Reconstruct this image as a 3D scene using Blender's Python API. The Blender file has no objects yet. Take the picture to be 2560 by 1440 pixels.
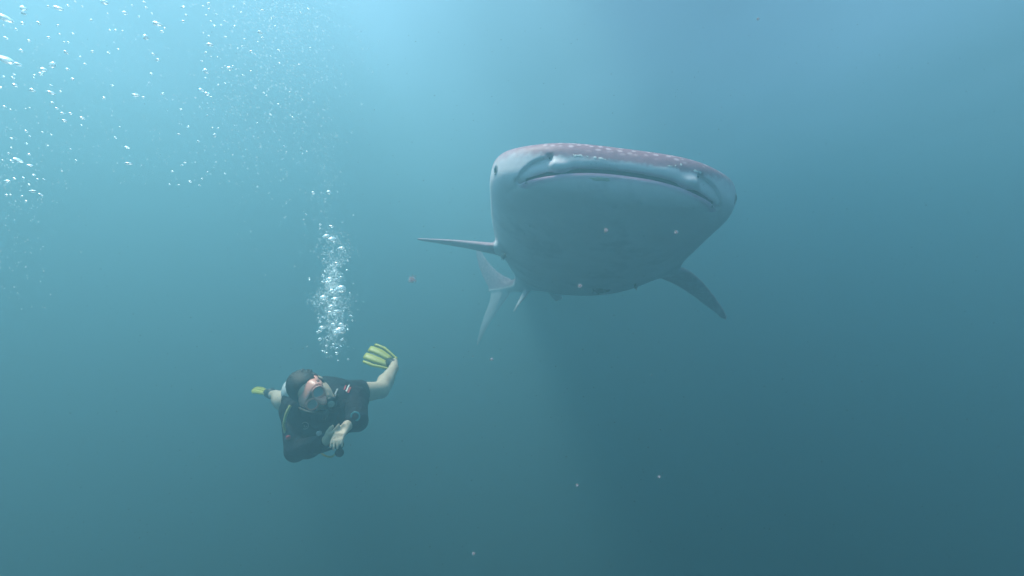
import bpy, math, random
import numpy as np
from mathutils import Vector, Matrix

S = bpy.context.scene
COL = S.collection
R = math.radians

# ------------------------------------------------------------------ camera
FPX = 1525.0                                   # focal length in pixels of the 2560 px wide frame
cam_d = bpy.data.cameras.new('camera')
cam = bpy.data.objects.new('camera', cam_d)
COL.objects.link(cam)
cam.rotation_euler = (R(90), 0, 0)
cam_d.sensor_width = 36.0
cam_d.lens = 36.0 * FPX / 2560.0
cam_d.clip_start, cam_d.clip_end = 0.02, 3000.0
S.camera = cam

# ------------------------------------------------------------------ light
SUN_EL, SUN_AZ = 68.0, -68.0                   # high, to the left and a little ahead of the camera
w = bpy.data.worlds.new('World')
S.world = w
w.use_nodes = True
wn = w.node_tree
sky = wn.nodes.new('ShaderNodeTexSky')
sky.sky_type = 'NISHITA'
sky.sun_disc = False
sky.sun_elevation, sky.sun_rotation = R(SUN_EL), R(SUN_AZ)
wn.nodes['Background'].inputs['Strength'].default_value = 0.15
wn.links.new(sky.outputs[0], wn.nodes['Background'].inputs['Color'])
sun_d = bpy.data.lights.new('sun', 'SUN')
sun_d.energy, sun_d.angle, sun_d.color = 5.0, R(16), (1.0, 0.92, 0.83)
sun = bpy.data.objects.new('sun', sun_d)
COL.objects.link(sun)
to_sun = Vector((math.sin(R(SUN_AZ)) * math.cos(R(SUN_EL)), math.cos(R(SUN_AZ)) * math.cos(R(SUN_EL)), math.sin(R(SUN_EL))))
sun.rotation_euler = (-to_sun).to_track_quat('-Z', 'Y').to_euler()
sun.location = to_sun * 40
vs = S.view_settings
vs.view_transform, vs.look, vs.exposure, vs.gamma, vs.use_curve_mapping = 'Standard', 'None', 1.25, 1.0, False
cy = S.cycles
cy.use_denoising = True
cy.volume_bounces = 2
cy.max_bounces, cy.transparent_max_bounces, cy.transmission_bounces = 10, 12, 6
cy.caustics_reflective = cy.caustics_refractive = False

# ------------------------------------------------------------------ helpers
def at(u, v, Y):
    """the point Y metres in front of the camera that shows at (u, v) of the 2560 x 1440 frame"""
    return Vector(((u - 1280.0) / FPX * Y, Y, (720.0 - v) / FPX * Y))


def props(o, label=None, cat=None, group=None, kind=None):
    for k, x in (('label', label), ('category', cat), ('group', group), ('kind', kind)):
        if x:
            o[k] = x
    return o


def empty(name, loc):
    o = bpy.data.objects.new(name, None)
    COL.objects.link(o)
    o.location = loc
    o.empty_display_size = 0.1
    return o


def origin(p):
    q = Vector((0, 0, 0))
    while p is not None:
        q += p.location
        p = p.parent
    return q


def mk(name, V, F, mat, parent=None, smooth=True, loc=None):
    """one mesh object from WORLD-space points; its origin sits at its parent (or at loc)"""
    V = np.asarray(V, dtype=np.float64).reshape(-1, 3)
    base = origin(parent) if parent is not None else Vector(loc if loc is not None else V.mean(0))
    V = V - np.array(base)
    me = bpy.data.meshes.new(name)
    if isinstance(F, np.ndarray):
        n = len(F)
        me.vertices.add(len(V))
        me.vertices.foreach_set('co', V.astype(np.float32).ravel())
        me.loops.add(n * 4)
        me.loops.foreach_set('vertex_index', F.astype(np.int32).ravel())
        me.polygons.add(n)
        me.polygons.foreach_set('loop_start', np.arange(0, 4 * n, 4, dtype=np.int32))
        me.update(calc_edges=True)
        me.validate()
    else:
        me.from_pydata([tuple(p) for p in V], [], F)
        me.update()
    if smooth:
        me.polygons.foreach_set('use_smooth', [True] * len(me.polygons))
    me.materials.append(mat)
    o = bpy.data.objects.new(name, me)
    COL.objects.link(o)
    if parent is not None:
        o.parent = parent
    else:
        o.location = base
    return o


def nodes(name):
    m = bpy.data.materials.new(name)
    m.use_nodes = True
    return m, m.node_tree, m.node_tree.nodes['Principled BSDF']


def plain(name, col, rough=0.6, noise=0.0, scale=20.0, bump=0.0, spec=0.5, **kw):
    m, nt, b = nodes(name)
    b.inputs['Base Color'].default_value = (*col, 1)
    b.inputs['Roughness'].default_value = rough
    b.inputs['Specular IOR Level'].default_value = spec
    for k, x in kw.items():
        b.inputs[k.replace('_', ' ')].default_value = x
    if noise or bump:
        tc = nt.nodes.new('ShaderNodeTexCoord')
        nz = nt.nodes.new('ShaderNodeTexNoise')
        nz.inputs['Scale'].default_value = scale
        nz.inputs['Detail'].default_value = 6
        nt.links.new(tc.outputs['Object'], nz.inputs['Vector'])
        if noise:
            mx = nt.nodes.new('ShaderNodeMix')
            mx.data_type = 'RGBA'
            mx.inputs['A'].default_value = (*[c * (1 - noise) for c in col], 1)
            mx.inputs['B'].default_value = (*[min(1, c * (1 + noise)) for c in col], 1)
            nt.links.new(nz.outputs['Fac'], mx.inputs['Factor'])
            nt.links.new(mx.outputs['Result'], b.inputs['Base Color'])
        if bump:
            bp = nt.nodes.new('ShaderNodeBump')
            bp.inputs['Strength'].default_value = bump
            bp.inputs['Distance'].default_value = 0.004
            nt.links.new(nz.outputs['Fac'], bp.inputs['Height'])
            nt.links.new(bp.outputs['Normal'], b.inputs['Normal'])
    return m


def surface_nets(F, xs, ys, zs, smooth=1):
    """quads of the zero level of F (inside < 0) on a rectilinear grid"""
    ins = F < 0
    c = [ins[i:ins.shape[0] - 1 + i, j:ins.shape[1] - 1 + j, k:ins.shape[2] - 1 + k] for i in (0, 1) for j in (0, 1) for k in (0, 1)]
    a = np.zeros(c[0].shape, np.int8)
    for q in c:
        a += q
    act = (a > 0) & (a < 8)
    I, J, K = np.nonzero(act)
    idx = np.full(act.shape, -1, np.int64)
    idx[I, J, K] = np.arange(len(I))
    val, pos = {}, {}
    for i in (0, 1):
        for j in (0, 1):
            for k in (0, 1):
                val[i, j, k] = F[I + i, J + j, K + k].astype(np.float64)
                pos[i, j, k] = np.stack([xs[I + i], ys[J + j], zs[K + k]], 1)
    acc = np.zeros((len(I), 3))
    cnt = np.zeros(len(I))
    cor = list(val)
    for p in cor:
        for ax in range(3):
            if p[ax] == 0:
                q = list(p)
                q[ax] = 1
                q = tuple(q)
                f0, f1 = val[p], val[q]
                m = (f0 < 0) != (f1 < 0)
                t = np.where(m, f0 / np.where(m, f0 - f1, 1), 0)
                acc += np.where(m[:, None], pos[p] + t[:, None] * (pos[q] - pos[p]), 0)
                cnt += m
    V = acc / cnt[:, None]
    Q = []
    for ax in range(3):
        sl0, sl1 = [slice(None)] * 3, [slice(None)] * 3
        sl0[ax], sl1[ax] = slice(0, -1), slice(1, None)
        d0, d1 = ins[tuple(sl0)], ins[tuple(sl1)]
        ch = d0 != d1
        e = np.argwhere(ch)
        o1, o2 = [(1, 2), (2, 0), (0, 1)][ax]
        ok = (e[:, o1] > 0) & (e[:, o2] > 0) & (e[:, o1] < act.shape[o1]) & (e[:, o2] < act.shape[o2])
        e = e[ok]
        def cell(a1, a2):
            g = e.copy()
            g[:, o1] -= a1
            g[:, o2] -= a2
            return idx[g[:, 0], g[:, 1], g[:, 2]]
        quad = np.stack([cell(1, 1), cell(0, 1), cell(0, 0), cell(1, 0)], 1)
        flip = d1[e[:, 0], e[:, 1], e[:, 2]]
        quad[flip] = quad[flip][:, ::-1]
        Q.append(quad)
    Q = np.concatenate(Q)
    for _ in range(smooth):                    # light smoothing of the voxel steps
        s = np.zeros_like(V)
        n = np.zeros(len(V))
        for k in range(4):
            np.add.at(s, Q[:, k], V[Q[:, (k + 1) % 4]] + V[Q[:, k - 1]])
            np.add.at(n, Q[:, k], 2)
        V = 0.5 * V + 0.5 * s / np.maximum(n, 1)[:, None]
    return V, Q


def smin(a, b, k):
    h = np.clip(0.5 + 0.5 * (b - a) / k, 0, 1)
    return b + (a - b) * h - k * h * (1 - h)


class Field:
    """a distance field on a grid, built up from round shapes"""
    def __init__(s, lo, hi, step):
        s.ax = [np.arange(lo[i], hi[i] + step, step) for i in range(3)]
        s.F = np.full([len(a) for a in s.ax], 9.0, np.float32)

    def block(s, lo, hi):
        sl = []
        for i in range(3):
            a = s.ax[i]
            i0, i1 = np.searchsorted(a, lo[i]), np.searchsorted(a, hi[i])
            sl.append(slice(max(0, i0 - 1), min(len(a), i1 + 1)))
        g = np.meshgrid(*[s.ax[i][sl[i]] for i in range(3)], indexing='ij', sparse=True)
        return tuple(sl), g

    def add(s, d, sl, k):
        s.F[sl] = np.minimum(s.F[sl], d) if k <= 0 else smin(s.F[sl], d, k)

    def bone(s, a, b, ra, rb, k=0.02, cut=None, flat=None):
        a, b = np.array(a, float), np.array(b, float)
        m = max(ra, rb) + 0.06 + k
        sl, g = s.block(np.minimum(a, b) - m, np.maximum(a, b) + m)
        ab = b - a
        L2 = max(ab @ ab, 1e-9)
        t = sum((g[i] - a[i]) * ab[i] for i in range(3)) / L2
        h = np.clip(t, 0, 1)
        d2 = 0
        for i in range(3):
            q = g[i] - a[i] - h * ab[i]
            if flat is not None:
                pass
            d2 = d2 + q * q
        d = np.sqrt(d2) - (ra + (rb - ra) * h)
        if cut == 'b':
            d = np.maximum(d, (t - 1) * math.sqrt(L2))
        if cut == 'ab':
            d = np.maximum(np.maximum(d, (t - 1) * math.sqrt(L2)), -t * math.sqrt(L2))
        s.add(d.astype(np.float32), sl, k)
        return s

    def ell(s, c, axes, rad, k=0.02, cut=None):
        """ellipsoid with unit axes (rows) and radii; cut = list of (point, normal) half-spaces kept below"""
        c = np.array(c, float)
        m = max(rad) + 0.06 + k
        sl, g = s.block(c - m, c + m)
        q = 0
        q2 = 0
        for ax, r in zip(axes, rad):
            e = sum((g[i] - c[i]) * ax[i] for i in range(3))
            q = q + (e / r) ** 2
            q2 = q2 + (e / r ** 2) ** 2
        k0, k1 = np.sqrt(q), np.sqrt(q2) + 1e-6
        d = k0 * (k0 - 1) / k1
        for p, n in cut or ():
            d = np.maximum(d, sum((g[i] - p[i]) * n[i] for i in range(3)))
        s.add(d.astype(np.float32), sl, k)
        return s

    def mesh(s, smooth=1):
        return surface_nets(s.F, *s.ax, smooth=smooth)


def tube(P, rad, n=8, closed=False, caps=True, flat=None):
    """sweep of circles (or flat ribbons: flat = (normal, ratio)) along P"""
    P = [Vector(p) for p in P]
    N = len(P)
    V, F = [], []
    up = Vector((0.13, 0.31, 0.94))
    for i in range(N):
        a = P[(i - 1) % N] if closed or i else P[0]
        b = P[(i + 1) % N] if closed or i < N - 1 else P[-1]
        t = (b - a).normalized()
        x = t.cross(up)
        if x.length < 1e-3:
            x = t.cross(Vector((1, 0, 0)))
        x.normalize()
        y = t.cross(x).normalized()
        up = -y if y.dot(up) < 0 else y
        r = rad[i] if hasattr(rad, '__len__') else rad
        for j in range(n):
            an = 2 * math.pi * j / n
            q = x * (r * math.cos(an)) + y * (r * math.sin(an))
            if flat is not None:
                nn = flat[0] if not callable(flat[0]) else flat[0](P[i])
                q -= nn * (q.dot(nn) * (1 - flat[1]))
            V.append(P[i] + q)
    m = N if closed else N - 1
    for i in range(m):
        for j in range(n):
            a, b = i * n + j, i * n + (j + 1) % n
            c, d = ((i + 1) % N) * n + (j + 1) % n, ((i + 1) % N) * n + j
            F.append((a, b, c, d))
    if caps and not closed:
        F.append(tuple(range(n))[::-1])
        F.append(tuple((N - 1) * n + j for j in range(n)))
    return V, F


def curve(pts, n=8):
    """smooth points through pts (Catmull-Rom)"""
    P = [Vector(p) for p in pts]
    out = []
    for i in range(len(P) - 1):
        p0, p1, p2, p3 = P[max(i - 1, 0)], P[i], P[i + 1], P[min(i + 2, len(P) - 1)]
        for j in range(n):
            t = j / n
            out.append(0.5 * ((2 * p1) + (p2 - p0) * t + (2 * p0 - 5 * p1 + 4 * p2 - p3) * t * t + (3 * p1 - p0 - 3 * p2 + p3) * t ** 3))
    out.append(P[-1])
    return out


def ball(c, axes, rad, nu=12, nv=8):
    """ellipsoid mesh"""
    c = Vector(c)
    A = [Vector(a) * r for a, r in zip(axes, rad)]
    V = [c + A[2]]
    F = []
    for i in range(1, nv):
        th = math.pi * i / nv
        for j in range(nu):
            ph = 2 * math.pi * j / nu
            V.append(c + A[0] * (math.sin(th) * math.cos(ph)) + A[1] * (math.sin(th) * math.sin(ph)) + A[2] * math.cos(th))
    V.append(c - A[2])
    for j in range(nu):
        F.append((0, 1 + j, 1 + (j + 1) % nu))
        b = 1 + (nv - 2) * nu
        F.append((len(V) - 1, b + (j + 1) % nu, b + j))
    for i in range(nv - 2):
        for j in range(nu):
            a, b = 1 + i * nu + j, 1 + i * nu + (j + 1) % nu
            F.append((a, a + nu, b + nu, b))
    return V, F


def lathe(c, axis, prof, n=16):
    """profile [(radius, height)] turned round axis at c"""
    c, ax = Vector(c), Vector(axis).normalized()
    x = ax.orthogonal().normalized()
    y = ax.cross(x)
    V, F = [], []
    for r, h in prof:
        for j in range(n):
            an = 2 * math.pi * j / n
            V.append(c + ax * h + x * (r * math.cos(an)) + y * (r * math.sin(an)))
    for i in range(len(prof) - 1):
        for j in range(n):
            F.append((i * n + j, i * n + (j + 1) % n, (i + 1) * n + (j + 1) % n, (i + 1) * n + j))
    F.append(tuple(range(n))[::-1])
    F.append(tuple((len(prof) - 1) * n + j for j in range(n)))
    return V, F


def join(parts):
    V, F = [], []
    for v, f in parts:
        o = len(V)
        V += list(v)
        F += [tuple(i + o for i in q) for q in f]
    return V, F


AX = ((1, 0, 0), (0, 1, 0), (0, 0, 1))

# ------------------------------------------------------------------ the water
TOP = 4.4                                      # the surface lies this far above the camera
m = bpy.data.materials.new('sea_water')
m.use_nodes = True
nt = m.node_tree
nt.nodes.clear()
out = nt.nodes.new('ShaderNodeOutputMaterial')
vol = nt.nodes.new('ShaderNodeVolumePrincipled')
vol.inputs['Color'].default_value = (0.268, 0.50, 0.58, 1)
vol.inputs['Density'].default_value = 0.205
vol.inputs['Anisotropy'].default_value = 0.52
vol.inputs['Absorption Color'].default_value = (0, 0.03, 0.03, 1)
nt.links.new(vol.outputs[0], out.inputs['Volume'])
HX, HB = 90.0, -40.0
V = [(x, y, z) for x in (-HX, HX) for y in (-HX, HX) for z in (HB, TOP - 0.12)]
F = [(0, 1, 3, 2), (4, 6, 7, 5), (0, 4, 5, 1), (2, 3, 7, 6), (0, 2, 6, 4), (1, 5, 7, 3)]
props(mk('haze', V, F, m, smooth=False), kind='stuff')

# the rippled surface: noise in its tint imitates daylight gathered by waves
m = bpy.data.materials.new('light_lane_tint')
m.use_nodes = True
nt = m.node_tree
nt.nodes.clear()
out = nt.nodes.new('ShaderNodeOutputMaterial')
tr = nt.nodes.new('ShaderNodeBsdfTransparent')
tc = nt.nodes.new('ShaderNodeTexCoord')
nz = nt.nodes.new('ShaderNodeTexNoise')
nz.inputs['Scale'].default_value = 0.19
nz.inputs['Detail'].default_value = 2.5
rp = nt.nodes.new('ShaderNodeValToRGB')
rp.color_ramp.elements[0].position, rp.color_ramp.elements[0].color = 0.33, (0.45, 0.45, 0.45, 1)
rp.color_ramp.elements[1].position, rp.color_ramp.elements[1].color = 0.66, (1, 1, 1, 1)
mp = nt.nodes.new('ShaderNodeMapping')
mp.inputs['Scale'].default_value = (1.15, 0.3, 1.0)
mp.inputs['Location'].default_value = (88.4, 78.52, 29.0)
nt.links.new(tc.outputs['Object'], mp.inputs['Vector'])
nt.links.new(mp.outputs[0], nz.inputs['Vector'])
nt.links.new(nz.outputs['Fac'], rp.inputs['Fac'])
nt.links.new(rp.outputs['Color'], tr.inputs['Color'])
nt.links.new(tr.outputs[0], out.inputs['Surface'])
rs = np.random.RandomState(4)
gx = np.linspace(-45, 45, 181)
X, Y = np.meshgrid(gx, gx, indexing='ij')
Z = np.zeros_like(X)
for _ in range(9):
    k, a, p = rs.uniform(0.5, 2.4), rs.uniform(0, 6.28), rs.uniform(0, 6.28)
    Z += 0.018 * np.sin(k * (X * math.cos(a) + Y * math.sin(a)) + p)
V = np.stack([X.ravel(), Y.ravel(), TOP + Z.ravel()], 1)
n = len(gx)
ii, jj = np.meshgrid(np.arange(n - 1), np.arange(n - 1), indexing='ij')
q = (ii * n + jj).ravel()
props(mk('water_surface', V, np.stack([q, q + n, q + n + 1, q + 1], 1), m, loc=(0, 0, 0)), kind='structure')

# a dive boat floats out of the frame; its hull shades the water behind the shark
BOAT = Vector((1.15, 6.6, TOP + 0.28))
hull = plain('boat_hull_paint', (0.06, 0.09, 0.14), 0.4, 0.2, 3)
deck = plain('boat_deck_paint', (0.6, 0.6, 0.58), 0.5, 0.1, 5)
bt = empty('dive_boat', BOAT)
props(bt, 'small dark hulled dive boat afloat above the whale shark', 'boat')
V, F = [], []
NS, NR = 15, 9
byaw = Matrix.Rotation(R(84), 3, 'Z')
for i in range(NS):
    t = -1 + 2 * i / (NS - 1)
    hw = 1.15 * (1 - max(t, 0) ** 2.4) ** 0.8 * (0.9 + 0.1 * min(1, (t + 1) * 2)) + 0.01
    for j in range(NR):
        s_ = -1 + 2 * j / (NR - 1)
        y = hw * (abs(s_) ** 0.6) * (1 if s_ > 0 else -1)
        z = 0.55 * (abs(s_) ** 2.2) - 0.2 + 0.3 * max(t, 0) ** 2
        V.append(BOAT + byaw @ Vector((2.7 * t, y, z)))
for i in range(NS - 1):
    for j in range(NR - 1):
        a = i * NR + j
        F.append((a, a + 1, a + NR + 1, a + NR))
F.append(tuple(range(NR)))
mk('hull', V, F, hull, bt)
V2, F2 = [], []
for i in range(NS):
    V2 += [V[i * NR] - Vector((0, 0, 0.03)), V[i * NR + NR - 1] - Vector((0, 0, 0.03))]
for i in range(NS - 1):
    F2.append((2 * i, 2 * i + 1, 2 * i + 3, 2 * i + 2))
mk('deck', V2, F2, deck, bt, smooth=False)

# ------------------------------------------------------------------ the whale shark
SH0 = Vector((0.64, 3.42, 0.645))              # middle of its mouth
PITCH, ROLL = R(6.5), R(7.2)
sy = Vector((math.cos(ROLL), 0, -math.sin(ROLL)))
sz0 = Vector((math.sin(ROLL), 0, math.cos(ROLL)))
sx = (Vector((0, math.cos(PITCH), 0)) - sz0 * math.sin(PITCH)).normalized()
sz = sx.cross(sy) * -1
sz = sz if sz.z > 0 else -sz
SM = np.array([sx, sy, sz])                    # rows: backwards, to the picture's right, up


def bend(x):
    """how far the body swings aside towards the tail"""
    a = np.maximum(x - 2.0, 0)
    b = np.maximum(x - 5.3, 0)
    return -(0.12 * a * a / (a + 0.5) + 0.2 * b * b)


def sworld(P):
    P = np.asarray(P, float).reshape(-1, 3).copy()
    P[:, 1] += bend(P[:, 0])
    return P @ SM + np.array(SH0)


def tab(x, X, Yv):
    """smooth table lookup"""
    X, Yv = np.array(X), np.array(Yv)
    d = np.gradient(Yv, X)
    i = np.clip(np.searchsorted(X, x) - 1, 0, len(X) - 2)
    h = X[i + 1] - X[i]
    t = np.clip((x - X[i]) / h, 0, 1)
    return (Yv[i] * (2 * t ** 3 - 3 * t ** 2 + 1) + d[i] * h * (t ** 3 - 2 * t ** 2 + t) + Yv[i + 1] * (3 * t ** 2 - 2 * t ** 3) + d[i + 1] * h * (t ** 3 - t ** 2)).astype(np.float32)


W_, X0_, NF = 0.785, 0.62, 2.6


def front(y):
    """how far back the front of the head lies at y"""
    return X0_ * (1 - np.maximum(1 - (np.abs(y) / W_) ** NF, 1e-4) ** (1 / NF))


def mouth_z(y):
    return -0.075 * (np.abs(y) / 0.57) ** 2.2


def sstep(a, b, x):
    t = np.clip((x - a) / (b - a), 0, 1)
    return t * t * (3 - 2 * t)


def sections(x):
    xc = np.maximum(x, 1e-4)
    w_ = np.where(xc < X0_, W_ * np.maximum(1 - np.maximum(1 - xc / X0_, 0) ** NF, 0) ** (1 / NF), tab(xc, [0.62, 1.2, 1.8, 2.4, 3.2, 4.2, 5.2, 6.0, 6.5, 6.75], [0.785, 0.775, 0.73, 0.65, 0.5, 0.33, 0.2, 0.12, 0.05, 0.004]))
    a = 0.175 * np.maximum(1 - np.maximum(1 - xc / 0.15, 0) ** 2.3, 0) ** (1 / 2.3)
    zt = a + tab(xc, [0, 0.15, 0.4, 0.8, 1.2, 1.8, 2.4, 3.2, 4.2, 5.2, 6.0, 6.5, 7.4], [0, 0.012, 0.055, 0.11, 0.17, 0.25, 0.27, 0.20, 0.09, -0.02, -0.09, -0.13, -0.16])
    b = 0.14 * np.maximum(1 - np.maximum(1 - xc / 0.13, 0) ** 2.0, 0) ** 0.5
    zb = -b + tab(xc, [0, 0.15, 0.4, 0.8, 1.2, 1.6, 2.0, 2.6, 3.2, 4.2, 5.2, 6.0, 6.5, 7.4], [0, -0.02, -0.085, -0.18, -0.265, -0.31, -0.32, -0.29, -0.22, -0.1, 0.0, 0.05, 0.08, 0.09])
    return w_, zt, zb


xs = np.concatenate([np.arange(-0.05, 0.42, 0.007), np.arange(0.42, 1.1, 0.016), np.arange(1.1, 7.75, 0.034)]).astype(np.float32)
ys = np.concatenate([np.arange(-1.75, -0.84, 0.026), np.arange(-0.84, 0.84, 0.0075), np.arange(0.84, 1.75, 0.026)]).astype(np.float32)
zs = np.concatenate([np.arange(-1.2, -0.56, 0.03), np.arange(-0.56, -0.16, 0.014), np.arange(-0.16, 0.23, 0.0058), np.arange(0.23, 0.5, 0.015), np.arange(0.5, 1.0, 0.03)]).astype(np.float32)
xs, ys, zs = [a[np.append(True, np.diff(a) > 2e-3)] for a in (xs, ys, zs)]
GX, GY, GZ = xs[:, None, None], ys[None, :, None], zs[None, None, :]
aY = np.abs(GY)


def side_front(y):
    return front(np.minimum(np.abs(y), 0.74))


def groove_z(y):
    return np.interp(np.abs(y), [0.40, 0.44, 0.507, 0.545, 0.575, 0.6], [0.045, 0.042, 0.028, 0.006, -0.03, -0.07])


mz = mouth_z(GY)
below = sstep(0.012, -0.012, GZ - mz)                                # 1 under the mouth line
fold = sstep(0.40, 0.425, aY) * sstep(0.605, 0.59, aY) * sstep(0.006, -0.006, GZ - groove_z(GY)[...]) * sstep(-0.004, 0.004, GZ - mz)
xf = side_front(GY)
near = sstep(0.30, 0.12, GX - xf)
under = np.clip(1 - (GZ - mz) / 0.052, 0, 1) ** 1.6 * (1 - below) * sstep(0.60, 0.40, aY)
bevel = np.clip(1 - (mz - GZ) / 0.034, 0, 1) ** 1.5 * below
XE = GX - (0.024 * bevel - 0.004 * below + 0.026 * fold + 0.030 * under) * near
w_, zt, zb = sections(XE)
zc = 0.03 * sstep(0.05, 0.4, XE) - 0.08 * sstep(0.5, 1.6, XE)
hu, hd = np.maximum(zt - zc, 2e-3), np.maximum(zc - zb, 2e-3)
up = GZ > zc
nexp = np.where(up, 3.6 - 1.0 * sstep(0.4, 1.2, XE) - 0.4 * sstep(1.5, 4, XE), 2.35 - 0.25 * sstep(1.5, 4, XE)).astype(np.float32)
hz = np.where(up, hu, hd)
w_ = np.maximum(w_, 2e-3)
rr = ((aY / w_) ** nexp + (np.abs(GZ - zc) / hz) ** nexp) ** (1 / nexp)
SF = ((rr - 1) * np.minimum(w_, hz)).astype(np.float32)
SF += np.where(XE < 0, -XE * 2 + 0.02, 0).astype(np.float32)
SF = np.where(GX > 6.7, np.maximum(SF, (GX - 6.7) * 0.5), SF).astype(np.float32)
del rr, nexp, hz, hu, hd
g = 0
for i, a in enumerate(np.gradient(SF, xs, ys, zs)):
    g = g + a * a
SF = np.clip(SF / np.maximum(np.sqrt(g), 0.35), -0.3, 0.5).astype(np.float32)
del g
# pectoral fins: root, tip, bow, chord at root / tip, direction of the chord
def fin(root, tip, bow, c0, c1, chord, th0, th1, k=0.05):
    global SF
    root, tip, bow, chord = [np.array(q, float) for q in (root, tip, bow, chord)]
    chord = chord / np.linalg.norm(chord)
    span = tip - root
    L = np.linalg.norm(span)
    sd = span / L
    nrm = np.cross(sd, chord)
    nrm /= np.linalg.norm(nrm)
    cd = np.cross(nrm, sd)
    lo = np.minimum(root, tip) - max(c0, 0.3)
    hi = np.maximum(root, tip) + max(c0, 0.3)
    sl = []
    for i, a in enumerate((xs, ys, zs)):
        sl.append(slice(max(0, np.searchsorted(a, lo[i])), min(len(a), np.searchsorted(a, hi[i]))))
    sl = tuple(sl)
    P = [xs[sl[0]][:, None, None] - root[0], ys[sl[1]][None, :, None] - root[1], zs[sl[2]][None, None, :] - root[2]]
    s_ = sum(P[i] * sd[i] for i in range(3)) / L
    sc = np.clip(s_, 0, 1)
    c_ = sum(P[i] * cd[i] for i in range(3)) - (bow @ cd) * 4 * sc * (1 - sc)
    n_ = sum(P[i] * nrm[i] for i in range(3)) - (bow @ nrm) * 4 * sc * (1 - sc)
    ch = (c0 + (c1 - c0) * sc ** 0.9) * np.sqrt(np.maximum(1 - (np.clip(s_, 0, 1)) ** 14, 0.02))
    th = th0 + (th1 - th0) * sc
    r = np.sqrt((c_ / (ch / 2)) ** 2 + (n_ / (th / 2)) ** 2)
    d = (r - 1) * np.minimum(th / 2, ch / 2)
    d = np.maximum(d, (s_ - 1) * L)
    d = np.maximum(d, (-s_ - 0.12) * L)
    SF[sl] = smin(SF[sl], d.astype(np.float32), k)


fin((1.62, -0.62, -0.25), (2.25, -1.50, -0.13), (0.10, 0, 0.03), 0.58, 0.05, (1, 0.0, 0.08), 0.095, 0.022)
fin((1.62, 0.60, -0.25), (2.2, 1.43, -0.52), (0.12, 0, 0.12), 0.56, 0.12, (1, 0.0, -0.12), 0.12, 0.03)
fin((3.9, 0, 0.16), (4.5, 0, 0.62), (0.06, 0, 0), 0.6, 0.14, (1, 0, 0), 0.09, 0.025)            # dorsal fin
fin((4.35, -0.12, -0.2), (4.7, -0.22, -0.50), (0.03, 0, 0), 0.42, 0.10, (1, 0, 0), 0.06, 0.02)  # pelvic fins
fin((4.35, 0.2, -0.2), (4.7, 0.30, -0.28), (0.03, 0, 0), 0.34, 0.08, (1, 0, 0), 0.06, 0.02)
fin((6.35, 0, -0.02), (7.15, 0, 0.72), (0.10, 0, -0.06), 0.42, 0.10, (1, 0, -0.3), 0.10, 0.03)   # tail lobes
fin((6.35, 0, -0.06), (6.85, 0, -0.98), (0.08, 0, 0.0), 0.40, 0.04, (1, 0, 0.3), 0.10, 0.03)
# nasal lobes hang from the upper lip
def blob(c, r, k, sub=False, cap=0.3):
    global SF
    c = np.array(c, float)
    sl = []
    for i, a in enumerate((xs, ys, zs)):
        sl.append(slice(max(0, np.searchsorted(a, c[i] - max(r) - k - 0.03)), min(len(a), np.searchsorted(a, c[i] + max(r) + k + 0.03))))
    sl = tuple(sl)
    q = np.sqrt(((xs[sl[0]][:, None, None] - c[0]) / r[0]) ** 2 + ((ys[sl[1]][None, :, None] - c[1]) / r[1]) ** 2 + ((zs[sl[2]][None, None, :] - c[2]) / r[2]) ** 2)
    d = ((q - 1) * min(r)).astype(np.float32)
    SF[sl] = -smin(-SF[sl], d, k) if sub else smin(SF[sl], d, k)


# the mouth: a long slot under the upper lip
cut_u = GX - xf - 0.03
cut_v = GZ - mz - 0.006
half = (0.004 + 0.0125 * sstep(0.59, 0.40, aY)) * sstep(0.605, 0.58, aY) + 1e-4
q = np.sqrt((cut_u / 0.13) ** 2 + (cut_v / half) ** 2)
d = ((q - 1) * np.maximum(half, 0.004)).astype(np.float32)
d = np.where(aY < 0.60, d, 0.05).astype(np.float32)
SF = -smin(-SF, d, 0.006)
del q, d, cut_u, cut_v
for s_ in (-1, 1):
    for (y, z, r_) in ((0.385, 0.012, 0.028), (0.36, 0.006, 0.022)):
        blob((front(np.array(y)) + 0.031, s_ * y, z), (0.034, 0.040, r_), 0.03)
    blob((front(np.array(0.43)) + 0.018, s_ * 0.432, 0.062), (0.03, 0.02, 0.012), 0.012, True)   # nostrils
    for p in curve([(0.425, 0.044), (0.465, 0.043), (0.507, 0.030), (0.545, 0.006), (0.578, -0.030), (0.600, -0.066)], 6):
        blob((float(front(np.array(p[0]))) + 0.006, s_ * p[0], p[1] + 0.003), (0.030, 0.0075, 0.0075), 0.006, True)
    P = curve([(0.60, -0.062), (0.598, -0.09), (0.575, -0.118), (0.55, -0.128)], 5)   # crease under the mouth corner
    for p in P:
        blob((float(front(np.array(p[0]))) + 0.045, s_ * p[0], p[1]), (0.02, 0.010, 0.009), 0.012, True)
SV, SQ = surface_nets(SF, xs, ys, zs, smooth=2)
del SF, XE, w_, zt, zb, below, fold, near, up, zc
NY = SV[:, 1].copy()
back_line = 0.064 + 0.028 * sstep(0.45, 0.7, np.abs(NY)) * sstep(0.9, 0.3, SV[:, 0]) - 0.10 * sstep(0.6, 2.0, SV[:, 0]) * 1.0
dorsal = SV[:, 2] - back_line
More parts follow.
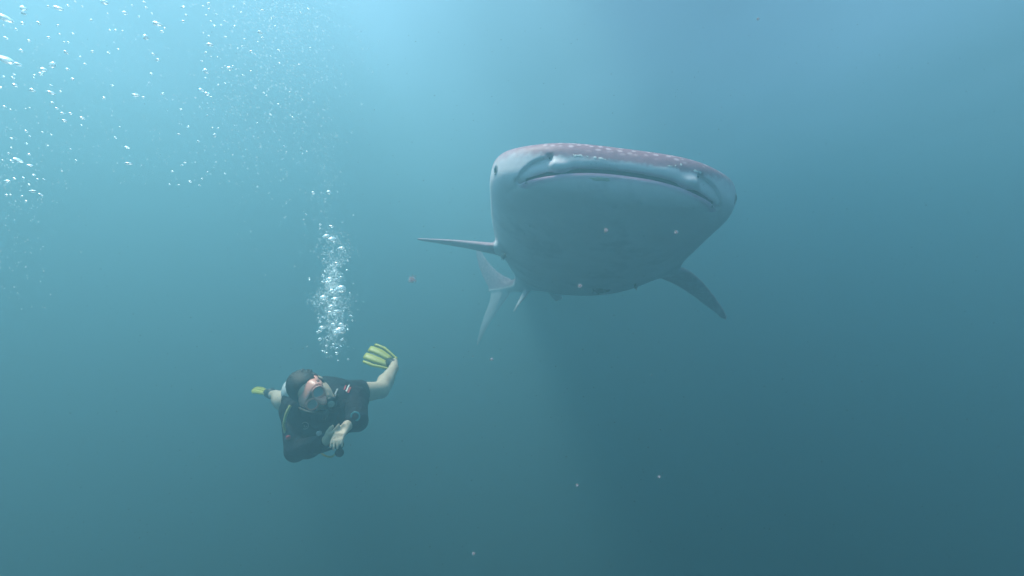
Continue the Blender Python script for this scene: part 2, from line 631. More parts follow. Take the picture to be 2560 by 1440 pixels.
# side fins: left dark, right paled in colour to imitate distance haze
fz = (np.abs(NY) > np.interp(SV[:, 0], [1.2, 1.8, 2.4, 3], [0.745, 0.695, 0.62, 0.52])) & (SV[:, 2] < 0.0) & (SV[:, 0] > 1.2) & (SV[:, 0] < 3)
dorsal[fz] = np.where(NY[fz] < 0, 0.033, 0.004)
tail = SV[:, 0] > 6.2
dorsal[tail] = SV[tail, 2] * 0.6 + 0.02  # tail fin: dark above, pale below
lipm = np.exp(-((SV[:, 2] - mouth_z(NY) + 0.016) / 0.024) ** 2) * (SV[:, 0] - front(np.minimum(np.abs(NY), 0.74)) < 0.09) * sstep(0.62, 0.55, np.abs(NY))

inner = ((SV[:, 0] - front(np.minimum(np.abs(NY), 0.74))) > 0.05) & (np.abs(SV[:, 2] - mouth_z(NY) - 0.005) < 0.022) & (np.abs(NY) < 0.555) & (SV[:, 0] < 0.45)
m, nt, b = nodes('whale_shark_skin')
b.inputs['Roughness'].default_value = 0.5
b.inputs['Specular IOR Level'].default_value = 0.3
def node(t, **kw):
    n_ = nt.nodes.new(t)
    for k, x in kw.items():
        setattr(n_, k, x)
    return n_
def mixc(f, a, c):
    mx = node('ShaderNodeMix', data_type='RGBA')
    for s_, x in (('Factor', f), ('A', a), ('B', c)):
        if isinstance(x, (tuple, float, int)):
            mx.inputs[s_].default_value = x
        else:
            nt.links.new(x, mx.inputs[s_])
    return mx.outputs['Result']
def math_(op, a, c=0.0, clamp=False):
    mn = node('ShaderNodeMath', operation=op, use_clamp=clamp)
    for i, x in enumerate((a, c)):
        if isinstance(x, (float, int)):
            mn.inputs[i].default_value = x
        else:
            nt.links.new(x, mn.inputs[i])
    return mn.outputs[0]
ad = node('ShaderNodeAttribute', attribute_name='dorsal').outputs['Fac']
al = node('ShaderNodeAttribute', attribute_name='lip').outputs['Fac']
ap = node('ShaderNodeAttribute', attribute_name='body_place').outputs['Vector']
fine = node('ShaderNodeTexNoise')
fine.inputs['Scale'].default_value, fine.inputs['Detail'].default_value = 28, 8
broad = node('ShaderNodeTexNoise')
broad.inputs['Scale'].default_value, broad.inputs['Detail'].default_value = 5, 4
vor = node('ShaderNodeTexVoronoi', feature='F1')
vor.inputs['Scale'].default_value, vor.inputs['Randomness'].default_value = 36, 0.9
speck = node('ShaderNodeTexVoronoi', feature='F1')
speck.inputs['Scale'].default_value = 26
wide = node('ShaderNodeMapping')
wide.inputs['Scale'].default_value = (0.8, 0.62, 0.8)
nt.links.new(ap, wide.inputs['Vector'])
nt.links.new(wide.outputs[0], vor.inputs['Vector'])
for t_ in (fine, broad, speck):
    nt.links.new(ap, t_.inputs['Vector'])
side = node('ShaderNodeAttribute', attribute_name='flank').outputs['Fac']
edge = math_('ADD', ad, math_('MULTIPLY', math_('SUBTRACT', fine.outputs['Fac'], 0.5), math_('ADD', 0.045, math_('MULTIPLY', side, 0.05))))
edge = math_('DIVIDE', edge, math_('ADD', 1.0, math_('MULTIPLY', side, 3.2)))
dm = node('ShaderNodeMapRange', interpolation_type='SMOOTHSTEP')
dm.inputs['From Min'].default_value, dm.inputs['From Max'].default_value = -0.012, 0.016
nt.links.new(edge, dm.inputs['Value'])
belly = mixc(broad.outputs['Fac'], (0.72, 0.65, 0.70, 1), (0.95, 0.86, 0.91, 1))
blot = node('ShaderNodeTexNoise')
blot.inputs['Scale'].default_value, blot.inputs['Detail'].default_value, blot.inputs['Roughness'].default_value = 2.6, 5, 0.65
nt.links.new(ap, blot.inputs['Vector'])
br = node('ShaderNodeMapRange', interpolation_type='SMOOTHSTEP')
br.inputs['From Min'].default_value, br.inputs['From Max'].default_value = 0.50, 0.68
br.inputs['To Max'].default_value = 0.55
nt.links.new(blot.outputs['Fac'], br.inputs['Value'])
belly = mixc(br.outputs[0], belly, (0.50, 0.45, 0.50, 1))
# small dark flecks on the pale lip
fk = node('ShaderNodeMapRange')
fk.inputs['From Min'].default_value, fk.inputs['From Max'].default_value = 0.10, 0.16
fk.inputs['To Min'].default_value, fk.inputs['To Max'].default_value = 0.6, 0.0
nt.links.new(speck.outputs['Distance'], fk.inputs['Value'])
fk2 = math_('MULTIPLY', fk.outputs[0], math_('GREATER_THAN', broad.outputs['Fac'], 0.54))
nb = node('ShaderNodeMapRange')
nb.inputs['From Min'].default_value, nb.inputs['From Max'].default_value = -0.07, -0.03
nt.links.new(ad, nb.inputs['Value'])
belly = mixc(math_('MULTIPLY', fk2, nb.outputs[0]), belly, (0.12, 0.13, 0.15, 1))
belly = mixc(math_('MULTIPLY', al, math_('ADD', 0.6, fine.outputs['Fac'])), belly, (0.60, 0.34, 0.48, 1))
darks = mixc(fine.outputs['Fac'], (0.25, 0.115, 0.165, 1), (0.52, 0.27, 0.34, 1))
sp = node('ShaderNodeMapRange', interpolation_type='SMOOTHSTEP')
sp.inputs['From Min'].default_value, sp.inputs['From Max'].default_value = 0.48, 0.22
nt.links.new(vor.outputs['Distance'], sp.inputs['Value'])
sz_ = node('ShaderNodeMapRange')
sz_.inputs['From Min'].default_value, sz_.inputs['From Max'].default_value = 0.035, 0.075
nt.links.new(ad, sz_.inputs['Value'])
darks = mixc(math_('MULTIPLY', sp.outputs[0], sz_.outputs[0]), darks, (0.78, 0.56, 0.62, 1))
skin = mixc(dm.outputs[0], belly, darks)
skin = mixc(node('ShaderNodeAttribute', attribute_name='gape').outputs['Fac'], skin, (0.06, 0.055, 0.06, 1))
nt.links.new(skin, b.inputs['Base Color'])
bp = node('ShaderNodeBump')
bp.inputs['Strength'].default_value, bp.inputs['Distance'].default_value = 0.35, 0.006
nt.links.new(fine.outputs['Fac'], bp.inputs['Height'])
nt.links.new(bp.outputs['Normal'], b.inputs['Normal'])

shark = empty('whale_shark', SH0)
props(shark, 'huge whale shark swimming head on with wide closed mouth and spotted back', 'whale shark')
body = mk('body', sworld(SV), SQ, m, shark)
for nm, x in (('dorsal', dorsal), ('lip', lipm), ('gape', inner), ('flank', sstep(0.42, 0.65, np.abs(NY)))):
    body.data.attributes.new(nm, 'FLOAT', 'POINT').data.foreach_set('value', x.astype(np.float32))
pl = SV.copy()
body.data.attributes.new('body_place', 'FLOAT_VECTOR', 'POINT').data.foreach_set('vector', pl.astype(np.float32).ravel())


def skin_at(y, z, side=False):
    """nearest front point of the head (local coordinates) at y, z"""
    c = SV[SV[:, 0] < (0.9 if side else 0.5)]
    d = (c[:, 1] - y) ** 2 + (c[:, 2] - z) ** 2 + (0.02 * c[:, 0] ** 2)
    return c[np.argmin(d)]


eye_m = plain('shark_eye', (0.012, 0.014, 0.018), 0.15)
lid_m = plain('shark_eyelid', (0.36, 0.34, 0.37), 0.5, 0.2, 30)
SW = sworld(SV)
SPX = np.stack([1280 + SW[:, 0] / SW[:, 1] * FPX, 720 - SW[:, 2] / SW[:, 1] * FPX], 1)


def skin_px(u, v):
    """index of the skin point nearest to the line of sight through (u, v)"""
    d = np.hypot(SPX[:, 0] - u, SPX[:, 1] - v) + 4 * np.maximum(SV[:, 0] - 0.1, 0)
    return int(np.argmin(d))


def hug(c, ring, off):
    """lay a ring of (x, z) offsets on the flank round the skin point c"""
    P = []
    sg = np.sign(c[1])
    Q = SV[(SV[:, 1] * sg > 0) & (SV[:, 0] < 1.2) & (np.abs(SV[:, 1]) > 0.45)]
    for a, b_ in ring:
        d = (Q[:, 0] - c[0] - a) ** 2 + (Q[:, 2] - c[2] - b_) ** 2
        p = Q[np.argmin(d)].copy()
        p[0] -= off * 0.6
        p[1] += sg * off
        P.append(p)
    return P


for s_, u, v in ((-1, 1240, 425), (1, 1838, 497)):
    c = SV[skin_px(u, v)]
    Vb, Fb = ball((0, 0, 0), AX, (0.020, 0.010, 0.023), 14, 10)
    mk('eye', sworld(np.array([tuple(p) for p in Vb]) + c + np.array([0, -s_ * 0.001, 0])), Fb, eye_m, shark)
    ring = hug(c, [(0.026 * math.cos(t), 0.028 * math.sin(t)) for t in np.linspace(0, 2 * math.pi, 18)[:-1]], 0.0)
    Vb, Fb = tube(ring, 0.0055, 6, closed=True)
    mk('eyelid', sworld(np.array([tuple(p) for p in Vb])), Fb, lid_m, shark)
for s_ in (-1, 1):
    c = skin_at(s_ * 0.432, 0.062)
    Vb, Fb = ball((0, 0, 0), AX, (0.008, 0.012, 0.007), 10, 6)
    mk('nostril', sworld(np.array([tuple(v) for v in Vb]) + c + np.array([0.004, 0, 0])), Fb, eye_m, shark)
# scuffed white patches along the upper lip, a sore on the lower one
scar = plain('bare_scar', (0.95, 0.86, 0.84), 0.6, 0.08, 60)
sore = plain('sore_skin', (0.42, 0.42, 0.33), 0.7, 0.5, 70)
rnd = random.Random(3)


def local(u, v, Y):
    return (np.array(at(u, v, Y)) - np.array(SH0)) @ SM.T


def patch(name, u, v, wd, ht, ang, mat, n=9, lift=0.0022):
    """a thin raised flake lying on the head, its rim ragged"""
    c = local(u, v, 3.46)
    P = []
    k = wd / 2560 * 1.68 * 3.46
    h = ht / 2560 * 1.68 * 3.46
    for rr_ in (1.0, 0.55, 0.0):
        for j in range(n):
            t = 2 * math.pi * j / n
            f = rr_ * (1 if rr_ < 1 else rnd.uniform(0.6, 1.15))
            a, b_ = f * k / 2 * math.cos(t), f * h / 2 * math.sin(t)
            y, z = c[1] + a * math.cos(ang) - b_ * math.sin(ang), c[2] + a * math.sin(ang) + b_ * math.cos(ang)
            s0 = skin_at(y, z)
            P.append((s0[0] - (lift if rr_ < 1 else lift * 0.4), y, z))
    F_ = []
    for i in range(2):
        for j in range(n):
            F_.append((i * n + j, i * n + (j + 1) % n, (i + 1) * n + (j + 1) % n, (i + 1) * n + j))
    mk(name, sworld(np.array(P)), F_, mat, shark)


for u, v, a, c, t in ((1434, 389, 4, 9, 0.6), (1437.5, 391, 6, 9, -0.4), (1448, 391, 17, 8, 0), (1486, 397, 9, 7, 0), (1501, 400, 14, 9, -0.1), (1511, 403, 6, 4, -0.3), (1468, 394, 8, 3, -0.4),
                      (1674, 417, 17, 4, 0.1), (1687.5, 415, 3.5, 7, -0.5), (1702.5, 411, 6, 10, 0.15), (1743, 425, 16, 8, -0.1), (1754, 427, 10, 6, -0.2)):
    patch('white_scar', u, v, a, c, t, scar)
patch('lip_sore', 1497, 453, 64, 10, 0.02, sore, 14, 0.003)

# ------------------------------------------------------------------ the diver
def nv(*p):
    return Vector(p).normalized()


skin_m = plain('diver_skin', (0.80, 0.58, 0.42), 0.5, 0.12, 25, 0.15)
suit_m = plain('wetsuit_neoprene', (0.007, 0.009, 0.017), 0.8, 0.4, 13, 1.0, 0.3)
[n_ for n_ in suit_m.node_tree.nodes if n_.type == 'BUMP'][0].inputs['Distance'].default_value = 0.03
bcd_m = plain('vest_nylon', (0.009, 0.010, 0.018), 0.8, 0.4, 90, 0.4, 0.25)
hair_m = plain('dark_hair', (0.016, 0.013, 0.012), 0.55, 0.6, 120, 0.9)
pink_m = plain('pink_silicone', (1.0, 0.42, 0.33), 0.35, 0.04, 30)
clearstrap_m = plain('smoky_strap', (0.10, 0.07, 0.075), 0.4)
lens_m, nt, b = nodes('mask_glass')
b.inputs['Base Color'].default_value = (0.62, 0.66, 0.66, 1)
b.inputs['Roughness'].default_value = 0.06
b.inputs['Transmission Weight'].default_value = 0.35
b.inputs['IOR'].default_value = 1.25
rubber_m = plain('black_rubber', (0.014, 0.014, 0.016), 0.45)
def thin_rubber(name, col):
    """thin rubber that glows through when lit from behind"""
    m_ = bpy.data.materials.new(name)
    m_.use_nodes = True
    t_ = m_.node_tree
    t_.nodes.clear()
    d_, l_, g_, x_, y_, o_ = [t_.nodes.new(k) for k in ('ShaderNodeBsdfDiffuse', 'ShaderNodeBsdfTranslucent', 'ShaderNodeBsdfGlossy', 'ShaderNodeMixShader', 'ShaderNodeMixShader', 'ShaderNodeOutputMaterial')]
    n_, r_ = t_.nodes.new('ShaderNodeTexNoise'), t_.nodes.new('ShaderNodeMix')
    r_.data_type = 'RGBA'
    n_.inputs['Scale'].default_value = 22
    r_.inputs['A'].default_value = (*[c * 0.85 for c in col], 1)
    r_.inputs['B'].default_value = (*col, 1)
    t_.links.new(n_.outputs['Fac'], r_.inputs['Factor'])
    for q_ in (d_, l_):
        t_.links.new(r_.outputs['Result'], q_.inputs['Color'])
    g_.inputs['Roughness'].default_value = 0.4
    x_.inputs[0].default_value, y_.inputs[0].default_value = 0.3, 0.06
    for a_, b_ in ((d_.outputs[0], x_.inputs[1]), (l_.outputs[0], x_.inputs[2]), (x_.outputs[0], y_.inputs[1]), (g_.outputs[0], y_.inputs[2]), (y_.outputs[0], o_.inputs['Surface'])):
        t_.links.new(a_, b_)
    return m_


yellow_m = thin_rubber('yellow_rubber', (1.0, 0.93, 0.16))
pale_yellow_m = plain('pale_yellow_rubber', (1.0, 0.95, 0.18), 0.4, 0.12, 25)
yhose_m = plain('yellow_hose_rubber', (0.62, 0.58, 0.22), 0.45)
web_m = plain('smoky_fin_rubber', (0.05, 0.085, 0.06), 0.45, 0.2, 30)
white_m = plain('white_enamel', (0.8, 0.8, 0.78), 0.35, 0.06, 20)
grey_m = plain('grey_plastic', (0.45, 0.46, 0.47), 0.4)
red_m = plain('red_plastic', (0.55, 0.03, 0.035), 0.4)
blue_m = plain('blue_green_band', (0.10, 0.42, 0.47), 0.45)
steel_m = plain('bare_steel', (0.75, 0.76, 0.78), 0.2, Metallic=1.0)

PEL = at(812, 990, 4.18)
diver = empty('person', PEL)
props(diver, 'scuba diver in a black suit with pink mask and yellow fins swimming below the shark', 'diver')

sR, sL = at(733, 1026, 3.60), at(888, 998, 3.60)      # shoulders: the diver's right is at the picture's left
eR, eL = at(738, 1128, 3.46), at(893, 1052, 3.42)     # elbows
wR, wL = at(817, 1101, 3.34), at(868, 1064, 3.32)     # wrists
ribs = at(808, 1022, 3.66)
waist = at(810, 1004, 3.95)
hR, hL = at(780, 996, 4.2), at(842, 990, 4.2)         # hips
kR, kL = at(706, 1004, 4.42), at(951, 975, 4.45)      # knees
aR, aL = at(690, 988, 4.80), at(984, 921, 4.80)       # ankles

# the head lies on its side, the crown towards the camera
LE = nv(0.44, 0.0, 0.88)                              # towards the left ear
UP = Vector((-0.80, -0.55, 0.2))
UP = (UP - LE * UP.dot(LE)).normalized()              # towards the crown
FA = LE.cross(UP).normalized()
FA = FA if FA.y < 0 else -FA                          # towards the face
HEAD = at(777, 975, 3.38)


def hd(l, u, f):
    return HEAD + LE * l + UP * u + FA * f


HAX = (tuple(LE), tuple(UP), tuple(FA))
lo = [min(p[i] for p in (sR, sL, eR, kR, kL, aR, aL, HEAD, wR)) - 0.25 for i in range(3)]
hi = [max(p[i] for p in (sR, sL, eR, kR, kL, aR, aL, HEAD, wR)) + 0.25 for i in range(3)]
B = Field(lo, hi, 0.0062)
B.ell(hd(0, 0.02, -0.012), HAX, (0.076, 0.098, 0.098), 0.01)
B.ell(hd(0, -0.045, 0.03), HAX, (0.058, 0.075, 0.062), 0.03)
B.ell(hd(0, -0.105, 0.062), HAX, (0.026, 0.02, 0.022), 0.02)
B.bone(hd(0, 0.0, 0.085), hd(0, -0.042, 0.108), 0.008, 0.014, 0.012)           # nose
B.bone(hd(-0.022, -0.072, 0.082), hd(0.022, -0.072, 0.082), 0.010, 0.010, 0.012)  # lips
for s_ in (-1, 1):
    B.ell(hd(s_ * 0.078, -0.01, -0.005), HAX, (0.010, 0.030, 0.018), 0.008)    # ears
    B.ell(hd(s_ * 0.032, -0.002, 0.078), HAX, (0.014, 0.011, 0.012), 0.008)    # eyelids
neck = (sR + sL) / 2 + Vector((0.02, -0.04, 0.02))
B.bone(hd(0, -0.06, -0.02), neck, 0.055, 0.06, 0.03)
B.bone(sR, sL, 0.068, 0.068, 0.03)
B.bone(ribs, waist, 0.13, 0.115, 0.06)
B.bone(ribs + Vector((-0.06, 0, 0)), ribs + Vector((0.06, 0, 0)), 0.12, 0.12, 0.05)
B.bone(waist, PEL, 0.12, 0.12, 0.05)
B.bone(hR, hL, 0.105, 0.105, 0.05)
for s_, e_, w_, r_ in ((sR, eR, wR, 1), (sL, eL, wL, 1)):
    B.bone(s_, e_, 0.056, 0.043, 0.02)
    B.bone(e_, w_, 0.043, 0.027, 0.012)
for h_, k_, a_ in ((hR, kR, aR), (hL, kL, aL)):
    B.bone(h_, k_, 0.092, 0.06, 0.03)
    B.bone(k_, k_ + (a_ - k_) * 0.02, 0.056, 0.056, 0.015)
    d_ = a_ - k_
    B.bone(k_ + d_ * 0.05, k_ + d_ * 0.36, 0.055, 0.060, 0.03)
    B.bone(k_ + d_ * 0.36, a_, 0.058, 0.036, 0.02)
# feet point away into the fins
fL, fR = at(986, 905, 4.93), at(676, 985, 4.95)
B.bone(aL, fL, 0.036, 0.030, 0.02)
B.bone(aR, fR, 0.036, 0.030, 0.02)
# hands: the left one folded over the right one in front of the chest
def hand(wrist, knuck, nrm, thumb_side, curl, g=0.88):
    d = (knuck - wrist).normalized()
    nrm = (nrm - d * nrm.dot(d)).normalized()           # back of the hand
    sd = d.cross(nrm).normalized() * thumb_side         # towards the thumb
    B.bone(wrist, wrist + d * 0.03 * g, 0.024, 0.024, 0.012)
    for i in range(4):                                  # palm bones
        off = (0.028 - 0.0185 * i) * g
        B.bone(wrist + d * 0.02 * g + sd * off * 0.6, wrist + d * 0.088 * g + sd * off, 0.0135, 0.0115, 0.010)
    for i, (l1, l2, l3) in enumerate(((0.040, 0.025, 0.020), (0.044, 0.029, 0.022), (0.041, 0.027, 0.021), (0.033, 0.020, 0.018))):
        off = (0.028 - 0.0185 * i) * g
        p = wrist + d * 0.090 * g + sd * off * 1.06
        a = curl * (0.75 + 0.12 * i)
        dd = d + sd * (0.055 - 0.037 * i)
        for L_, r0, r1 in ((l1, 0.0090, 0.0084), (l2, 0.0084, 0.0077), (l3, 0.0077, 0.0066)):
            dd = (dd * math.cos(a) - nrm * math.sin(a)).normalized()
            q_ = p + dd * L_ * g
            B.bone(p, q_, r0, r1, 0.003)
            p = q_
    p = wrist + d * 0.028 * g + sd * 0.022 * g
    for L_, r0, r1, bx in ((0.045, 0.0150, 0.0118, 0.5), (0.034, 0.0112, 0.0100, 0.22), (0.026, 0.0100, 0.0080, 0.1)):
        q_ = p + (d + sd * bx - nrm * 0.35).normalized() * L_ * g
        B.bone(p, q_, r0, r1, 0.006)
        p = q_


hand(wR, at(850, 1083, 3.27), Vector((0.1, -0.75, -0.5)), -1, 0.4)
hand(wL, at(845, 1092, 3.235), Vector((-0.3, -0.9, 0.3)), 1, 0.4)
BV, BQ = B.mesh(1)
mk('body', BV, BQ, skin_m, diver)

# wetsuit: torso, long sleeves, short legs
W = Field([l + 0.02 for l in lo], [h - 0.02 for h in hi], 0.0075)
W.bone(sR, sL, 0.080, 0.080, 0.03)
W.bone(ribs, waist, 0.142, 0.128, 0.06)
W.bone(ribs + Vector((-0.06, 0, 0)), ribs + Vector((0.06, 0, 0)), 0.132, 0.132, 0.05)
W.bone(waist, PEL, 0.132, 0.132, 0.05)
W.bone(hR, hL, 0.117, 0.117, 0.05)
W.bone(neck - UP * 0.02, neck + UP * 0.02, 0.072, 0.070, 0.02, cut='ab')
for s_, e_, w_, f_ in ((sR, eR, wR, 0.97), (sL, eL, wL, 0.95)):
    W.bone(s_, e_, 0.072, 0.060, 0.02)
    W.bone(e_, e_ + (w_ - e_) * f_, 0.060, 0.042, 0.012, cut='b')
W.bone(hR, hR + (kR - hR) * 0.62, 0.106, 0.086, 0.03, cut='b')
W.bone(hL, hL + (kL - hL) * 0.60, 0.106, 0.090, 0.03, cut='b')
WV, WQ = W.mesh(2)
mk('wetsuit', WV, WQ, suit_m, diver)

# buoyancy vest over the chest, hanging below it
G = Field([-1.45, 3.3, -1.15], [-0.85, 4.2, -0.45], 0.009)
G.ell(at(768, 1058, 3.66), AX, (0.115, 0.16, 0.15), 0.03)
G.ell(at(835, 1050, 3.68), AX, (0.12, 0.16, 0.115), 0.03)
G.ell(at(770, 1108, 3.62), AX, (0.090, 0.12, 0.090), 0.04)
G.bone(at(735, 1018, 3.52), at(742, 1080, 3.52), 0.040, 0.045, 0.03)
G.bone(at(868, 1012, 3.53), at(858, 1062, 3.53), 0.040, 0.040, 0.03)
G.bone(at(722, 1000, 3.64), at(728, 1040, 3.55), 0.045, 0.045, 0.03)
G.bone(at(885, 985, 3.64), at(880, 1030, 3.55), 0.045, 0.045, 0.03)
GV, GQ = G.mesh(2)
vest = mk('buoyancy_vest', GV, GQ, bcd_m, diver)


def on_vest(u, v, lift=0.004):
    """front point of suit or vest under the pixel"""
    best = None
    for Vx in (GV, WV):
        k = np.hypot(1280 + Vx[:, 0] / Vx[:, 1] * FPX - u, 720 - Vx[:, 2] / Vx[:, 1] * FPX - v)
        c = Vx[k < 4.5]
        if len(c):
            y = c[:, 1].min()
            best = y if best is None else min(best, y)
    return at(u, v, (best if best is not None else 3.5) - lift)


def badge(name, u, v, rad, mat, parent=diver, ring=0.0, lift=0.004, sx_=1.0):
    c = on_vest(u, v, lift)
    r_ = rad / FPX * c.y
    if ring:
        P = [c + Vector((r_ * sx_ * math.cos(t), 0, r_ * math.sin(t))) for t in np.linspace(0, 2 * math.pi, 25)[:-1]]
        Vb, Fb = tube(P, ring, 6, closed=True)
    else:
        Vb, Fb = lathe(c, (0, -1, 0), [(r_ * 0.9, -0.01), (r_, 0.002), (r_ * 0.8, 0.008), (r_ * 0.3, 0.010)], 14)
    return mk(name, Vb, Fb, mat, parent)


# round chest emblem: a ring with a curl inside
em = badge('emblem', 762.5, 1064, 8.6, grey_m, vest, ring=0.0021)
c = on_vest(762.5, 1064, 0.006)
pp = [c + Vector((0.0024 * t * math.cos(1.25 * t + 0.5), 0, 0.0024 * t * math.sin(1.25 * t + 0.5))) for t in np.linspace(0.6, 4.6, 20)]
Vb, Fb = tube(pp, 0.0017, 5)
mk('emblem', Vb, Fb, grey_m, vest)
badge('white_button', 797, 1084, 7.0, grey_m, vest, sx_=1.1)
badge('dump_valve', 720.5, 1094, 6.5, red_m, vest)
badge('shoulder_ring', 888.5, 1041, 10.5, blue_m, vest, ring=0.0045)


def tag(name, u0, v0, u1, v1, wd, mat, parent=vest, lift=0.006):
    a, b_ = on_vest(u0, v0, lift), on_vest(u1, v1, lift)
    t = (b_ - a).normalized()
    n_ = t.cross(Vector((0, -1, 0))).normalized() * (wd / FPX * a.y / 2)
    up_ = Vector((0, -0.006, 0))
    Vb = [a - n_, a + n_, b_ + n_, b_ - n_]
    Vb = [p - up_ for p in Vb] + [p + up_ for p in Vb]
    Fb = [(0, 3, 2, 1), (4, 5, 6, 7), (0, 1, 5, 4), (1, 2, 6, 5), (2, 3, 7, 6), (3, 0, 4, 7)]
    return mk(name, Vb, Fb, mat, parent, smooth=False)


tag('strap_buckle', 838, 985, 844, 972, 3.4, grey_m)
tag('strap_buckle', 818.5, 1027, 825, 1017, 3.6, white_m)
tag('strap_buckle', 832, 1002, 837, 994, 2.6, grey_m)
tag('shoulder_patch', 866, 978, 873, 962, 3.0, white_m)
tag('shoulder_patch', 870.5, 981, 876, 968, 4.5, red_m, lift=0.003)
tag('shoulder_patch', 861, 974, 865, 963, 3.5, red_m, lift=0.003)
tag('chest_strap', 770, 1033, 860, 1022, 9.0, bcd_m, lift=0.012)
for h_pts, r_, mat, nm in (
        ([at(726, 1014, 3.46), at(716, 1035, 3.45), at(710, 1062, 3.46), at(715, 1088, 3.48)], 0.0085, yhose_m, 'yellow_hose'),
        ([at(798, 1128, 3.50), at(812, 1139, 3.46), at(828, 1142, 3.44), at(840, 1133, 3.42), at(845, 1122, 3.42)], 0.0055, yhose_m, 'gauge_hose'),
        ([hd(-0.02, -0.085, 0.125), hd(-0.10, -0.10, 0.10), at(815, 1032, 3.44), at(775, 1032, 3.46), at(735, 1010, 3.55), at(742, 975, 3.72)], 0.0095, rubber_m, 'breathing_hose'),
        ([at(735, 1090, 3.52), at(748, 1122, 3.48), at(790, 1132, 3.46), at(836, 1118, 3.42)], 0.008, rubber_m, 'inflator_hose')):
    Vb, Fb = tube(curve(h_pts, 8), r_, 8)
    mk(nm, Vb, Fb, mat, diver)
# gauge console hangs under the hands
con = at(847, 1111, 3.40)
Vb, Fb = join([lathe(con, (0.1, -1, 0.1), [(0.020, -0.012), (0.028, -0.008), (0.028, 0.010), (0.022, 0.014)], 16), lathe(con + Vector((0.004, 0, -0.046)), (0.1, -1, 0.1), [(0.016, -0.010), (0.024, -0.006), (0.024, 0.008), (0.018, 0.012)], 16)])
mk('gauge_console', Vb, Fb, rubber_m, diver)

# tank on the back
tc_ = at(741, 979, 3.68)
td = (at(778, 994, 4.25) - tc_).normalized()
Vb, Fb = lathe(tc_, td, [(0.02, -0.10), (0.03, -0.085), (0.062, -0.055), (0.084, -0.02), (0.093, 0.02), (0.093, 0.40), (0.07, 0.44)], 24)
tk = mk('air_tank', Vb, Fb, white_m, diver)
Vb, Fb = lathe(tc_ - td * 0.10, td, [(0.018, -0.035), (0.026, -0.03), (0.026, 0.0), (0.02, 0.02)], 14)
mk('tank_valve', Vb, Fb, steel_m, tk)
Vb, Fb = tube([tc_ - td * 0.115 + Vector((-0.02, 0, 0)), tc_ - td * 0.12 + Vector((0.05, -0.01, 0.0))], 0.024, 10)
mk('first_stage', Vb, Fb, rubber_m, tk)
Vb, Fb = lathe(tc_ + td * 0.16, td, [(0.0955, 0), (0.0975, 0.004), (0.0975, 0.05), (0.0955, 0.054)], 24)
mk('tank_band', Vb, Fb, bcd_m, tk)

# hair: a cap over the skull, open at the face
H = Field([HEAD[i] - 0.16 for i in range(3)], [HEAD[i] + 0.16 for i in range(3)], 0.0042)
H.ell(hd(0, 0.022, -0.018), HAX, (0.090, 0.112, 0.112), 0.01, cut=[(hd(0, 0.06, 0.052), (FA * 0.93 - UP * 0.36).normalized())])
rl = random.Random(8)
for i in range(170):                                   # locks lifted by the water
    th, ph = rl.uniform(0, 6.28), rl.uniform(0.0, 1.5)
    d_ = (LE * math.sin(ph) * math.cos(th) + UP * math.cos(ph) - FA * abs(math.sin(ph) * math.sin(th)) * 0.9).normalized()
    p = hd(0, 0.02, -0.018) + Vector((LE * d_.dot(LE) * 0.08 + UP * d_.dot(UP) * 0.10 + FA * d_.dot(FA) * 0.098))
    if (p - HEAD).dot(FA) > 0.045:
        continue
    H.bone(p, p + d_ * rl.uniform(0.006, 0.015) + Vector((0.004, 0, 0.005)), 0.011, 0.0045, 0.006)
HV, HQ = H.mesh(1)
mk('hair', HV, HQ, hair_m, diver)

# mask
def oval(l0, u0, f0, rl_, ru, n, pinch=0.0, sgn=1):
    P = []
    for t in np.linspace(0, 2 * math.pi, n + 1)[:-1]:
        l, u = math.cos(t), math.sin(t)
        sq = 1 - pinch * max(0, -u) * max(0, -l * sgn)
        P.append(hd(l0 + rl_ * l * sq, u0 + ru * u * (1.0 if u > 0 else 1.12), f0 - 0.25 * abs(l0 + rl_ * l) ** 1.4))
    return P


mask = mk('dive_mask', *tube(oval(0.036, 0.004, 0.118, 0.0335, 0.029, 28, 0.35, 1), 0.0056, 8, closed=True), pink_m, diver)
mk('lens_frame', *tube(oval(-0.036, 0.004, 0.118, 0.0335, 0.029, 28, 0.35, -1), 0.0056, 8, closed=True), pink_m, mask)
for s_ in (-1, 1):
    P = oval(s_ * 0.036, 0.004, 0.118, 0.032, 0.0275, 28, 0.35, s_)
    Vb = P + [p - FA * 0.004 for p in P]
    Fb = [tuple(range(28)), tuple(range(28, 56))[::-1]] + [(i, (i + 1) % 28, 28 + (i + 1) % 28, 28 + i) for i in range(28)]
    mk('lens', Vb, Fb, lens_m, mask, smooth=False)
# skirt from the frames back to the face, deep over the brow
n = 40
rings = []
for f0, sl_, su, dn in ((0.116, 0.072, 0.035, 0.030), (0.108, 0.076, 0.042, 0.040), (0.090, 0.079, 0.052, 0.058), (0.070, 0.079, 0.060, 0.068), (0.062, 0.081, 0.064, 0.070)):
    rg = []
    for t in np.linspace(0, 2 * math.pi, n + 1)[:-1]:
        l, u = math.cos(t), math.sin(t)
        l_ = sl_ * math.copysign(abs(l) ** 0.75, l)
        u_ = (su if u > 0 else dn) * math.copysign(abs(u) ** 0.8, u)
        if u < 0:
            u_ *= 0.55 + 0.65 * (1 - min(1, abs(l) * 1.6))
        rg.append(hd(l_, u_ + 0.004, f0 - 5.5 * abs(l_) ** 2.2 * 0.9))
    rings.append(rg)
Vb = [p for rg in rings for p in rg]
Fb = [(i * n + j, i * n + (j + 1) % n, (i + 1) * n + (j + 1) % n, (i + 1) * n + j) for i in range(len(rings) - 1) for j in range(n)]
o = mk('skirt', Vb, Fb, pink_m, mask)
o.modifiers.new('thick', 'SOLIDIFY').thickness = 0.003
